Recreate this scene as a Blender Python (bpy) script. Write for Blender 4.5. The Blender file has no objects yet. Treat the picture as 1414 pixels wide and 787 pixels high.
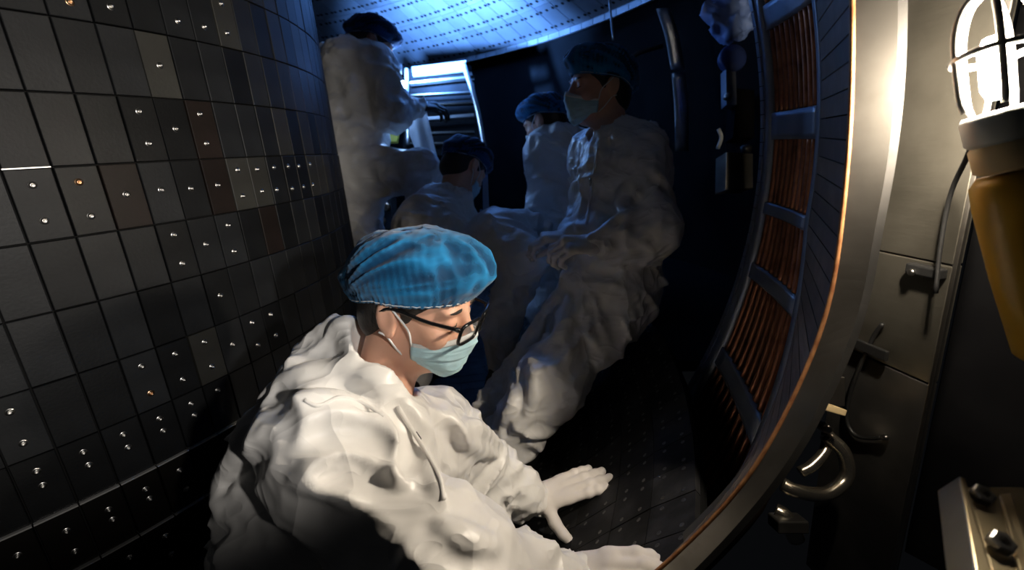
import bpy, bmesh, math, random
import numpy as np
from mathutils import Matrix, Vector
from mathutils.bvhtree import BVHTree
random.seed(7)
S = bpy.context.scene
COL = S.collection

# ---------------------------------------------------------------- camera, world, exposure
IMG_W, IMG_H, FPX = 1414, 787, 634.0
PITCH, ROLL, CAMZ = math.radians(16.4), math.radians(-4.4), 0.95
FWD = np.array([0, math.cos(PITCH), -math.sin(PITCH)])
U0 = np.array([0, math.sin(PITCH), math.cos(PITCH)])
R0 = np.array([1.0, 0, 0])
RGT = R0 * math.cos(ROLL) + U0 * math.sin(ROLL)
UPV = -R0 * math.sin(ROLL) + U0 * math.cos(ROLL)
CAM = np.array([0, 0, CAMZ])
cam_data = bpy.data.cameras.new('camera')
cam = bpy.data.objects.new('camera', cam_data)
COL.objects.link(cam)
cam_data.sensor_fit = 'HORIZONTAL'
cam_data.sensor_width = 36.0
cam_data.lens = 36.0 * FPX / IMG_W
cam_data.clip_start = 0.02
cam_data.dof.use_dof = True
cam_data.dof.focus_distance = 0.92
cam_data.dof.aperture_fstop = 3.2
cam.matrix_world = Matrix(((RGT[0], UPV[0], -FWD[0], CAM[0]), (RGT[1], UPV[1], -FWD[1], CAM[1]),
                           (RGT[2], UPV[2], -FWD[2], CAM[2]), (0, 0, 0, 1)))
S.camera = cam
w = bpy.data.worlds.new('world')
S.world = w
w.use_nodes = True
w.node_tree.nodes['Background'].inputs[0].default_value = (0.55, 0.6, 0.7, 1)
w.node_tree.nodes['Background'].inputs[1].default_value = 0.004
S.view_settings.view_transform = 'Standard'
S.view_settings.look = 'None'
S.view_settings.gamma = 1.0
S.view_settings.exposure = 0.0
LAMP_STRENGTH = 2300.0       # bulb of the caged work lamp
TORCH_STRENGTH = 330.0      # blue torch beside the far worker
# second work light: stands behind the photographer's right shoulder (its shadows show in the photograph)
A_ = lambda x, y, d: CAM + (FWD + RGT * (x - 707) / FPX - UPV * (y - 393.5) / FPX) * d
wl = bpy.data.lights.new('work_light', 'SPOT')
wl.energy = 118.0
wl.color = (1.0, 0.94, 0.87)
wl.spot_size = math.radians(57)
wl.spot_blend = 0.75
wl.shadow_soft_size = 0.03
wlo = bpy.data.objects.new('work_light', wl)
COL.objects.link(wlo)
WL = CAM + RGT * 0.63 + UPV * 0.09 - FWD * 0.5
wlo.location = WL
wlo.rotation_euler = Vector((-math.sin(math.radians(50)), math.cos(math.radians(50)), math.tan(math.radians(1.3)))).to_track_quat('-Z', 'Y').to_euler()


def ray(x, y):
    return FWD + RGT * (x - 707) / FPX - UPV * (y - 393.5) / FPX


def A(x, y, d):
    """the point seen at photo pixel (x, y) at depth d metres"""
    return CAM + ray(x, y) * d


# the ring-shaped vessel: vertical axis at AX
RIN = 1.3
AX = np.array([-1.944 * RIN * math.sin(math.radians(49.7)), 1.944 * RIN * math.cos(math.radians(49.7))])


def tor(R, phi, z):
    return np.array([AX[0] + R * math.cos(phi), AX[1] + R * math.sin(phi), z])


def on_phi(x, y, phi):
    """point seen at pixel (x, y) on the upright plane through the vessel axis at angle phi"""
    d = ray(x, y)
    n = np.array([-math.sin(phi), math.cos(phi)])
    return CAM + d * (AX @ n) / (d[:2] @ n)


def pix(P):
    d = np.asarray(P, float) - CAM
    z = d @ FWD
    return 707 + FPX * (d @ RGT) / z, 393.5 - FPX * (d @ UPV) / z, z


# ---------------------------------------------------------------- materials
MATS = {}


def mat(name, color, rough=0.5, metal=0.0, spec=0.5, noise=None, bump=None, rand=0.0, emit=None, alpha=1.0,
        coat=0.0, sheen=0.0, sss=0.0, transmission=0.0, aniso=0.0):
    m = bpy.data.materials.new(name)
    m.use_nodes = True
    nt = m.node_tree
    b = nt.nodes['Principled BSDF']
    b.inputs['Base Color'].default_value = (*color, 1)
    b.inputs['Roughness'].default_value = rough
    b.inputs['Metallic'].default_value = metal
    b.inputs['Specular IOR Level'].default_value = spec
    b.inputs['Alpha'].default_value = alpha
    b.inputs['Coat Weight'].default_value = coat
    b.inputs['Sheen Weight'].default_value = sheen
    b.inputs['Transmission Weight'].default_value = transmission
    b.inputs['Anisotropic'].default_value = aniso
    if sss:
        b.inputs['Subsurface Weight'].default_value = sss
        b.inputs['Subsurface Scale'].default_value = 0.006
    if emit:
        b.inputs['Emission Color'].default_value = (*emit[0], 1)
        b.inputs['Emission Strength'].default_value = emit[1]
    tc = nt.nodes.new('ShaderNodeTexCoord')
    col_out = None
    if noise:      # (scale, colour 2, low, high[, stretch])
        mp = nt.nodes.new('ShaderNodeMapping')
        nt.links.new(tc.outputs['Object'], mp.inputs[0])
        if len(noise) > 4:
            mp.inputs['Scale'].default_value = noise[4]
        n = nt.nodes.new('ShaderNodeTexNoise')
        n.inputs['Scale'].default_value = noise[0]
        n.inputs['Detail'].default_value = 6
        nt.links.new(mp.outputs[0], n.inputs['Vector'])
        r = nt.nodes.new('ShaderNodeMapRange')
        r.inputs[1].default_value = noise[2]
        r.inputs[2].default_value = noise[3]
        nt.links.new(n.outputs[0], r.inputs[0])
        mx = nt.nodes.new('ShaderNodeMix')
        mx.data_type = 'RGBA'
        mx.inputs[6].default_value = (*color, 1)
        mx.inputs[7].default_value = (*noise[1], 1)
        nt.links.new(r.outputs[0], mx.inputs[0])
        col_out = mx.outputs[2]
    if rand:
        oi = nt.nodes.new('ShaderNodeObjectInfo')
        mr = nt.nodes.new('ShaderNodeMapRange')
        mr.inputs[3].default_value = 1 - rand
        mr.inputs[4].default_value = 1 + rand
        nt.links.new(oi.outputs['Random'], mr.inputs[0])
        hs = nt.nodes.new('ShaderNodeHueSaturation')
        hs.inputs['Color'].default_value = (*color, 1)
        if col_out:
            nt.links.new(col_out, hs.inputs['Color'])
        nt.links.new(mr.outputs[0], hs.inputs['Value'])
        col_out = hs.outputs[0]
    if col_out:
        nt.links.new(col_out, b.inputs['Base Color'])
    if bump:       # (scale, strength, distance[, stretch])
        mp = nt.nodes.new('ShaderNodeMapping')
        nt.links.new(tc.outputs['Object'], mp.inputs[0])
        if len(bump) > 3:
            mp.inputs['Scale'].default_value = bump[3]
        n = nt.nodes.new('ShaderNodeTexNoise')
        n.inputs['Scale'].default_value = bump[0]
        n.inputs['Detail'].default_value = 4
        nt.links.new(mp.outputs[0], n.inputs['Vector'])
        bp = nt.nodes.new('ShaderNodeBump')
        bp.inputs['Strength'].default_value = bump[1]
        bp.inputs['Distance'].default_value = bump[2]
        nt.links.new(n.outputs[0], bp.inputs['Height'])
        nt.links.new(bp.outputs[0], b.inputs['Normal'])
    MATS[name] = m
    return m


mat('graphite', (0.0082, 0.0088, 0.0097), 0.45, 0, 0.14, noise=(9, (0.0128, 0.0137, 0.0150), 0.45, 0.75), bump=(160, 0.15, 0.002), rand=0.45)
mat('graphite_grey', (0.022, 0.0215, 0.0195), 0.45, 0, 0.16, noise=(7, (0.03, 0.03, 0.027), 0.4, 0.7), bump=(160, 0.15, 0.002), rand=0.25)
mat('graphite_brown', (0.009, 0.0065, 0.0055), 0.5, 0, 0.14, noise=(9, (0.013, 0.009, 0.008), 0.45, 0.7), rand=0.25)
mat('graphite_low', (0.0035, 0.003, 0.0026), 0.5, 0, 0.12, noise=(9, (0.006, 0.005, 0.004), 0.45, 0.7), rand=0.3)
mat('graphite_floor', (0.012, 0.012, 0.0125), 0.55, 0, 0.08, noise=(14, (0.028, 0.028, 0.03), 0.45, 0.7), bump=(140, 0.1, 0.002), rand=0.3)
mat('tungsten_tile', (0.34, 0.36, 0.4), 0.33, 0.75, 0.5, noise=(6, (0.42, 0.44, 0.48), 0.4, 0.7), rand=0.2)
mat('gap_black', (0.006, 0.006, 0.006), 0.9, 0, 0.1)
mat('rail_steel', (0.75, 0.74, 0.72), 0.3, 0.7, 0.5)
mat('bolt_steel', (0.42, 0.41, 0.39), 0.3, 1.0, 0.5)
mat('bolt_copper', (0.55, 0.34, 0.2), 0.3, 1.0, 0.5)
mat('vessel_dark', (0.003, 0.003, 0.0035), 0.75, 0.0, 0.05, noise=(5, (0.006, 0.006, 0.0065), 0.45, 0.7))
mat('frame_torch_tint_steel', (0.26, 0.29, 0.36), 0.38, 0.6, 0.5, noise=(12, (0.34, 0.37, 0.44), 0.4, 0.7), bump=(60, 0.15, 0.002))  # bluish base puts the torch's blue light into the steel colour
mat('copper_rod', (0.42, 0.17, 0.09), 0.38, 0.75, 0.5, noise=(30, (0.2, 0.075, 0.04), 0.45, 0.7), rand=0.3)
mat('cavity', (0.012, 0.007, 0.005), 0.8, 0, 0.1)
mat('limiter_tile', (0.11, 0.085, 0.065), 0.5, 0.0, 0.4, noise=(18, (0.17, 0.13, 0.1), 0.45, 0.7), bump=(80, 0.2, 0.002), rand=0.25)
mat('orange_edge', (0.5, 0.24, 0.1), 0.4, 0.6, 0.5, noise=(40, (0.3, 0.12, 0.05), 0.4, 0.6))
mat('side_steel', (0.36, 0.335, 0.3), 0.34, 1.0, 0.5, noise=(10, (0.26, 0.24, 0.21), 0.4, 0.7), bump=(50, 0.1, 0.002))
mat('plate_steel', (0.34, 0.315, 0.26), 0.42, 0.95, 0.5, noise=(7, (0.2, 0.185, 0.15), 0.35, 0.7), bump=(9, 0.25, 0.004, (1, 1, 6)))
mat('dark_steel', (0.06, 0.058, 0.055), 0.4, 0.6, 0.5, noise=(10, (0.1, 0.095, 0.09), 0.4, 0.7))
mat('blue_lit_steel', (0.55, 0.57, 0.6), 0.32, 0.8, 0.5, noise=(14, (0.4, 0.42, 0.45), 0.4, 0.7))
mat('pipe_steel', (0.6, 0.54, 0.44), 0.22, 0.95, 0.5)
mat('black_rubber', (0.012, 0.012, 0.012), 0.45, 0, 0.5)
mat('satin_white', (0.84, 0.825, 0.80), 0.36, 0, 0.45, noise=(3, (0.72, 0.70, 0.68), 0.4, 0.7), bump=(14, 0.28, 0.012), sheen=0.15, aniso=0.4)
mat('satin_seam', (0.8, 0.785, 0.76), 0.5, 0, 0.4)
mat('skin', (0.74, 0.43, 0.31), 0.45, 0, 0.4, noise=(25, (0.68, 0.37, 0.26), 0.4, 0.7), bump=(250, 0.06, 0.001), sss=0.12)
mat('lip', (0.5, 0.22, 0.18), 0.4)
mat('hair', (0.012, 0.01, 0.009), 0.45, 0, 0.5, bump=(90, 0.5, 0.003, (1, 8, 1)))
mat('eye_white', (0.75, 0.72, 0.7), 0.2)
mat('iris', (0.02, 0.012, 0.008), 0.15)
mat('mask_blue', (0.50, 0.76, 0.86), 0.7, 0, 0.25, noise=(60, (0.48, 0.70, 0.79), 0.4, 0.7), bump=(300, 0.15, 0.001))
mat('mask_white', (0.82, 0.84, 0.85), 0.7, 0, 0.25, bump=(300, 0.15, 0.001))
mat('glove_white', (0.78, 0.73, 0.69), 0.6, 0, 0.3, bump=(35, 0.25, 0.004), sheen=0.1)
mat('glass_black', (0.008, 0.008, 0.009), 0.22, 0, 0.5)
mat('lens', (1, 1, 1), 0.03, 0, 0.5, alpha=0.16, coat=0.0)
mat('lamp_yellow', (0.62, 0.36, 0.035), 0.35, 0, 0.5)
mat('lamp_tan', (0.72, 0.55, 0.3), 0.45, 0, 0.4)
mat('lamp_grey', (0.5, 0.52, 0.5), 0.4, 0.1, 0.5)
mat('cage_wire', (0.75, 0.74, 0.7), 0.3, 0.6, 0.5)
mat('bulb', (1, 1, 1), 0.4, emit=((1.0, 0.87, 0.70), LAMP_STRENGTH))
mat('torch_glow', (1, 1, 1), 0.4, emit=((0.28, 0.52, 1.0), TORCH_STRENGTH))
mat('white_cloth', (0.75, 0.77, 0.8), 0.7, bump=(14, 0.4, 0.01))
mat('yellow_plastic', (0.7, 0.6, 0.08), 0.4)
mat('blue_cloth', (0.2, 0.3, 0.6), 0.6, bump=(12, 0.4, 0.01))
mat('blue_paint', (0.03, 0.05, 0.16), 0.45, bump=(30, 0.2, 0.003))
mat('red_dark', (0.16, 0.02, 0.015), 0.5)
mat('bracket_bronze', (0.42, 0.35, 0.22), 0.34, 0.8, 0.5, noise=(9, (0.28, 0.22, 0.13), 0.4, 0.7))


def satin(name, scale, strength, dist):
    m = MATS[name]
    nt = m.node_tree
    b = nt.nodes['Principled BSDF']
    tc = nt.nodes.new('ShaderNodeTexCoord')
    prev = None
    for sc, amt, st in ((scale, dist, (1.0, 1.0, 0.55)), (scale * 2.3, dist * 0.4, (0.6, 1.0, 1.0))):
        mp = nt.nodes.new('ShaderNodeMapping')
        mp.inputs['Rotation'].default_value = (0.5, 0.4, 0.3 + sc)
        mp.inputs['Scale'].default_value = st
        nt.links.new(tc.outputs['Object'], mp.inputs[0])
        n = nt.nodes.new('ShaderNodeTexNoise')
        n.inputs['Scale'].default_value = sc
        n.inputs['Detail'].default_value = 1.0
        n.inputs['Distortion'].default_value = 0.9
        nt.links.new(mp.outputs[0], n.inputs['Vector'])
        s1 = nt.nodes.new('ShaderNodeMath')
        s1.operation = 'SUBTRACT'
        s1.inputs[1].default_value = 0.5
        nt.links.new(n.outputs[0], s1.inputs[0])
        s2 = nt.nodes.new('ShaderNodeMath')
        s2.operation = 'ABSOLUTE'
        nt.links.new(s1.outputs[0], s2.inputs[0])
        bp = nt.nodes.new('ShaderNodeBump')
        bp.inputs['Strength'].default_value = strength
        bp.inputs['Distance'].default_value = amt
        bp.invert = True
        nt.links.new(s2.outputs[0], bp.inputs['Height'])
        if prev: nt.links.new(prev, bp.inputs['Normal'])
        prev = bp.outputs[0]
    nt.links.new(prev, b.inputs['Normal'])


satin('satin_white', 7.0, 0.75, 0.032)


def cap_material(name, c1, c2, alpha):
    """thin pleated non-woven hair net: crimped bands, partly see-through"""
    m = mat(name, c1, 0.75, 0, 0.2, sheen=0.2)
    nt = m.node_tree
    b = nt.nodes['Principled BSDF']
    at = nt.nodes.new('ShaderNodeAttribute')
    at.attribute_name = 'pleat'
    mx = nt.nodes.new('ShaderNodeMix')
    mx.data_type = 'RGBA'
    mx.inputs[6].default_value = (*c2, 1)
    mx.inputs[7].default_value = (*c1, 1)
    nt.links.new(at.outputs['Fac'], mx.inputs[0])
    nt.links.new(mx.outputs[2], b.inputs['Base Color'])
    mr = nt.nodes.new('ShaderNodeMapRange')
    mr.inputs[3].default_value = alpha - 0.22
    mr.inputs[4].default_value = min(1, alpha + 0.2)
    nt.links.new(at.outputs['Fac'], mr.inputs[0])
    nt.links.new(mr.outputs[0], b.inputs['Alpha'])
    return m


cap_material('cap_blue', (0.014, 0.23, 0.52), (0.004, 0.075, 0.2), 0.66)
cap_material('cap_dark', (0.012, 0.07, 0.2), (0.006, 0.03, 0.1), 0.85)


# ---------------------------------------------------------------- object helpers
def link(name, me, parent=None):
    o = bpy.data.objects.new(name, me)
    COL.objects.link(o)
    if parent is not None:
        o.parent = parent
    return o


def empty(name, loc=(0, 0, 0), label=None, cat=None, group=None, kind=None):
    """root of a thing; its parts are given in world space, so the root carries no rotation"""
    o = link(name, None)
    o.location = loc
    o.empty_display_size = 0.05
    tag(o, label, cat, group, kind)
    return o


def tag(o, label=None, cat=None, group=None, kind=None):
    if label: o['label'] = label
    if cat: o['category'] = cat
    if group: o['group'] = group
    if kind: o['kind'] = kind
    return o


def mesh_from(verts, faces, material, smooth=False):
    me = bpy.data.meshes.new('m')
    me.from_pydata([tuple(v) for v in verts], [], [tuple(f) for f in faces])
    if material:
        me.materials.append(MATS[material])
    if smooth:
        me.polygons.foreach_set('use_smooth', [True] * len(me.polygons))
    me.update()
    return me


def part(name, verts, faces, material, parent=None, smooth=False, label=None):
    """mesh in world coordinates, kept in place under its parent"""
    me = mesh_from(verts, faces, material, smooth)
    o = link(name, me)
    place(o, parent)
    if label: o['label'] = label
    return o


def root_loc(p):
    L = Vector((0, 0, 0))
    while p is not None:
        L = L + p.location
        p = p.parent
    return L


def place(o, parent):
    if parent is not None:
        o.parent = parent
        o.location = o.location - root_loc(parent)
    return o


class MB:
    """collects world-space geometry for ONE mesh"""
    def __init__(s):
        s.v, s.f = [], []

    def add(s, V, Fs):
        n = len(s.v)
        s.v += [tuple(map(float, q)) for q in V]
        s.f += [tuple(i + n for i in q) for q in Fs]
        return s

    def hexa(s, P):     # 8 corners: bottom 4, top 4
        return s.add(P, [(3, 2, 1, 0), (4, 5, 6, 7), (0, 1, 5, 4), (1, 2, 6, 5), (2, 3, 7, 6), (3, 0, 4, 7)])

    def box(s, c, ax, ay, az):   # centre and three half-vectors
        c, ax, ay, az = map(np.asarray, (c, ax, ay, az))
        return s.hexa([c - ax - ay - az, c + ax - ay - az, c + ax + ay - az, c - ax + ay - az,
                       c - ax - ay + az, c + ax - ay + az, c + ax + ay + az, c - ax + ay + az])

    def tube(s, pts, rad, n=8, closed=False, caps=True):
        pts = [np.asarray(q, float) for q in pts]
        m = len(pts)
        rads = rad if hasattr(rad, '__len__') else [rad] * m
        up = None
        V, Fs = [], []
        for i, q in enumerate(pts):
            if closed:
                t = pts[(i + 1) % m] - pts[i - 1]
            else:
                t = pts[min(i + 1, m - 1)] - pts[max(i - 1, 0)]
            t = t / (np.linalg.norm(t) + 1e-12)
            if up is None:
                up = np.array([0, 0, 1.0]) if abs(t[2]) < 0.9 else np.array([1.0, 0, 0])
            up = up - t * (up @ t)
            up = up / (np.linalg.norm(up) + 1e-12)
            sd = np.cross(t, up)
            for k in range(n):
                a = 2 * math.pi * k / n
                V.append(q + rads[i] * (up * math.cos(a) + sd * math.sin(a)))
        for i in range(m if closed else m - 1):
            j = (i + 1) % m
            for k in range(n):
                l = (k + 1) % n
                Fs.append((i * n + k, i * n + l, j * n + l, j * n + k))
        if not closed and caps:
            Fs.append(tuple(range(n - 1, -1, -1)))
            Fs.append(tuple((m - 1) * n + k for k in range(n)))
        return s.add(V, Fs)

    def lathe(s, c, axis, prof, n=16):   # prof: (height along axis, radius)
        axis = np.asarray(axis, float)
        axis = axis / np.linalg.norm(axis)
        u = np.cross(axis, [0, 0, 1.0] if abs(axis[2]) < 0.9 else [1.0, 0, 0])
        u /= np.linalg.norm(u)
        v = np.cross(axis, u)
        V, Fs = [], []
        for h, r in prof:
            for k in range(n):
                a = 2 * math.pi * k / n
                V.append(np.asarray(c) + axis * h + r * (u * math.cos(a) + v * math.sin(a)))
        for i in range(len(prof) - 1):
            for k in range(n):
                l = (k + 1) % n
                Fs.append((i * n + k, i * n + l, (i + 1) * n + l, (i + 1) * n + k))
        Fs.append(tuple(range(n - 1, -1, -1)))
        Fs.append(tuple((len(prof) - 1) * n + k for k in range(n)))
        return s.add(V, Fs)

    def sheet(s, G, thick, away=None):
        """grid of points (rows x cols) thickened along its normals"""
        G = np.asarray(G, float)
        a, b = G.shape[:2]
        du = np.gradient(G, axis=1)
        dv = np.gradient(G, axis=0)
        N = np.cross(du, dv)
        N /= np.linalg.norm(N, axis=2, keepdims=True) + 1e-12
        if away is not None:
            away = np.broadcast_to(np.asarray(away, float), G.shape)
            N = N * np.where((N * away).sum(-1, keepdims=True) < 0, 1, -1)
            thick = abs(thick)
            flip = (np.cross(du, dv) * away).sum() > 0
        B = G - N * thick
        V = list(G.reshape(-1, 3)) + list(B.reshape(-1, 3))
        o = a * b
        Fs = []
        for i in range(a - 1):
            for j in range(b - 1):
                q = (i * b + j, i * b + j + 1, (i + 1) * b + j + 1, (i + 1) * b + j)
                Fs.append(q)
                Fs.append(tuple(o + k for k in reversed(q)))
        rim = [(0, j) for j in range(b)] + [(i, b - 1) for i in range(1, a)] + [(a - 1, j) for j in range(b - 2, -1, -1)] + [(i, 0) for i in range(a - 2, 0, -1)]
        for k in range(len(rim)):
            p, q = rim[k], rim[(k + 1) % len(rim)]
            i0, i1 = p[0] * b + p[1], q[0] * b + q[1]
            Fs.append((i1, i0, o + i0, o + i1))
        return s.add(V, Fs)

    def build(s, name, material, parent=None, smooth=False, bevel=0, label=None):
        o = part(name, s.v, s.f, material, parent, smooth, label)
        if bevel:
            md = o.modifiers.new('bevel', 'BEVEL')
            md.width = bevel
            md.segments = 2
            md.limit_method = 'ANGLE'
        return o


def spline(pts, n):
    """Catmull-Rom through points"""
    P = [np.asarray(q, float) for q in pts]
    P = [2 * P[0] - P[1]] + P + [2 * P[-1] - P[-2]]
    out = []
    m = len(P) - 3
    for q in np.linspace(0, m - 1e-9, n):
        i = int(q)
        t = q - i
        a, b, c, d = P[i:i + 4]
        out.append(0.5 * ((2 * b) + (-a + c) * t + (2 * a - 5 * b + 4 * c - d) * t * t + (-a + 3 * b - 3 * c + d) * t ** 3))
    return np.array(out)


def nrm(v):
    v = np.asarray(v, float)
    return v / (np.linalg.norm(v) + 1e-12)


# ---------------------------------------------------------------- inner wall of tiles
DTH, TH0 = 0.0522, -0.59
ZL = lambda k: CAMZ + RIN * (0.3325 - 0.1026 * k)       # height of row line k
wall = MB()
nseg = 60
prof = [(RIN - 0.012, -0.1), (RIN - 0.012, 2.05)]
for i in range(nseg):
    a0, a1 = -1.3 + i * 2.4 / nseg, -1.3 + (i + 1) * 2.4 / nseg
    wall.hexa([tor(RIN - 0.06, a0, -0.1), tor(RIN - 0.012, a0, -0.1), tor(RIN - 0.012, a1, -0.1), tor(RIN - 0.06, a1, -0.1),
               tor(RIN - 0.06, a0, 2.1), tor(RIN - 0.012, a0, 2.1), tor(RIN - 0.012, a1, 2.1), tor(RIN - 0.06, a1, 2.1)])
wall_inner = wall.build('wall_inner', 'gap_black')
tag(wall_inner, kind='structure', label='curved inner vessel wall clad in rows of dark tiles')


def tile_mesh(w, h, t, ch, material):
    """flat tile: x = across, y = outwards, z = up, front face at y = 0, chamfered rim"""
    x, z = w / 2, h / 2
    V = [(-x, -t, -z), (x, -t, -z), (x, -t, z), (-x, -t, z), (-x, -ch, -z), (x, -ch, -z), (x, -ch, z), (-x, -ch, z),
         (-x + ch, 0, -z + ch), (x - ch, 0, -z + ch), (x - ch, 0, z - ch), (-x + ch, 0, z - ch)]
    Fs = [(0, 1, 5, 4), (1, 2, 6, 5), (2, 3, 7, 6), (3, 0, 4, 7), (4, 5, 9, 8), (5, 6, 10, 9), (6, 7, 11, 10), (7, 4, 8, 11), (8, 9, 10, 11), (3, 2, 1, 0)]
    return mesh_from(V, Fs, material)


TW, THT = RIN * DTH, RIN * 0.1026
tile_meshes = {k: tile_mesh(TW - 0.0032, THT - 0.0028, 0.02, 0.0012, k) for k in ('graphite', 'graphite_grey', 'graphite_brown', 'graphite_low')}
bm_ = MB()
bm_.lathe((0, 0, 0), (0, 1, 0), [(-0.004, 0.0072), (0.0008, 0.0072), (0.0014, 0.0066), (0.0012, 0.0052), (0.003, 0.005), (0.0042, 0.0036), (0.0042, 0.0022), (0.0016, 0.0018)], 12)
bolt_me = mesh_from(bm_.v, bm_.f, 'bolt_steel', True)
bolt_me2 = mesh_from(bm_.v, bm_.f, 'bolt_copper', True)

grey_tiles = {(1, 3), (3, 5), (3, 6), (2, 8), (3, 10), (3, 11), (6, 2), (0, 6), (3, 12)}
brown_tiles = {(3, 1), (3, 4), (4, 6), (2, 4)}
tiles = {}
far_tiles = MB()
for row in range(-4, 10):
    for c in range(-9, 22):
        th = TH0 + (c + 0.5) * DTH
        zc = (ZL(row) + ZL(row + 1)) / 2
        lift = 0.0 if row < 8 else (0.008 if row == 8 else 0.015)
        Rt = RIN + lift
        P = tor(Rt, th, zc)
        x, y, d = pix(P)
        seen = d > 0.2 and -45 < x < 560 and -50 < y < 840
        if seen and not (x > 330 and y > 480):
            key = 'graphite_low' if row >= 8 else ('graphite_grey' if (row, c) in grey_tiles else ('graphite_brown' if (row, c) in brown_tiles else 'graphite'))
            o = link('tile', tile_meshes[key])
            jr = random.uniform(-0.0012, 0.0012)
            P = tor(Rt + jr, th, zc)
            o.matrix_world = Matrix.Translation(Vector(P)) @ Matrix.Rotation(th - math.pi / 2, 4, 'Z') @ Matrix.Rotation(random.uniform(-0.006, 0.006), 4, 'X')
            o.parent = wall_inner
            tiles[(row, c)] = o
        else:
            er, et = np.array([math.cos(th), math.sin(th), 0]), np.array([-math.sin(th), math.cos(th), 0])
            far_tiles.box(P - er * 0.01, et * (TW / 2 - 0.0016), er * 0.01, np.array([0, 0, THT / 2 - 0.0014]))
tag(far_tiles.build('tiles_beyond', 'graphite', wall_inner), kind='stuff')

c1 = lambda L: [(x / 1.968, y / 1.968) for x, y in L]
c2 = lambda L: [(x / 1.983, 390 + y / 1.983) for x, y in L]
bolt_px = c1([(190, 5), (300, 18), (483, 58), (555, 73), (616, 90), (600, 10), (435, 178), (377, 303), (404, 390), (478, 350), (543, 310), (562, 390),
              (88, 503), (121, 600), (214, 495), (247, 587), (343, 528), (438, 516), (520, 512), (591, 503), (645, 462), (659, 533), (699, 460), (712, 520),
              (745, 455), (752, 516), (782, 452), (793, 513), (812, 452), (825, 508), (842, 447), (850, 503), (473, 638), (496, 716), (560, 664),
              (620, 612), (636, 683)]) + \
    c2([(603, 36), (742, 88), (756, 145), (690, 110), (706, 172), (638, 170), (560, 163), (580, 230), (481, 196), (502, 266), (388, 230), (413, 303),
        (27, 355), (64, 440), (597, 295), (524, 332), (533, 364), (437, 373), (447, 406), (338, 417), (351, 452), (228, 465), (243, 500), (100, 517),
        (117, 556), (487, 512), (505, 563), (395, 563), (406, 588), (295, 618), (306, 645), (180, 676), (204, 732), (48, 742), (446, 688), (463, 737), (350, 745)])
for i, (x, y) in enumerate(bolt_px):
    d = ray(x, y)
    a = d[0] ** 2 + d[1] ** 2
    b = -(d[0] * AX[0] + d[1] * AX[1])
    cc = AX @ AX - RIN ** 2
    disc = b * b - a * cc
    if disc < 0:
        continue
    t = (-b - math.sqrt(disc)) / a
    P = CAM + d * t
    th = math.atan2(P[1] - AX[1], P[0] - AX[0])
    c = math.floor((th - TH0) / DTH)
    row = math.floor((CAMZ + RIN * 0.3325 - P[2]) / (RIN * 0.1026))
    if (row, c) not in tiles:
        continue
    tl = tiles[(row, c)]
    o = link('bolt', bolt_me2 if i in (0, 14, 48) else bolt_me)
    u = (th - TH0) / DTH - c - 0.5
    o.parent = tl
    o.location = (-u * TW, 0.0, P[2] - (ZL(row) + ZL(row + 1)) / 2)
# bare steel lips that catch the light between some of the rows
for k, a0, a1, hgt, lift in ((8, -4, 4, 0.0032, 0.009), (9, -4, 4, 0.0032, 0.016), (3, -2, 0, 0.0022, 0.0005)):
    m = MB()
    for c in range(a0, a1):
        t0, t1 = TH0 + c * DTH + 0.001, TH0 + (c + 1) * DTH - 0.001
        z = ZL(k) - 0.0005
        m.hexa([tor(RIN - .01, t0, z), tor(RIN + lift, t0, z), tor(RIN + lift, t1, z), tor(RIN - .01, t1, z),
                tor(RIN - .01, t0, z + hgt), tor(RIN + lift, t0, z + hgt), tor(RIN + lift, t1, z + hgt), tor(RIN - .01, t1, z + hgt)])
    m.build('edge_strip', 'rail_steel', wall_inner, label='thin bright steel lip between two tile rows')


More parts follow.
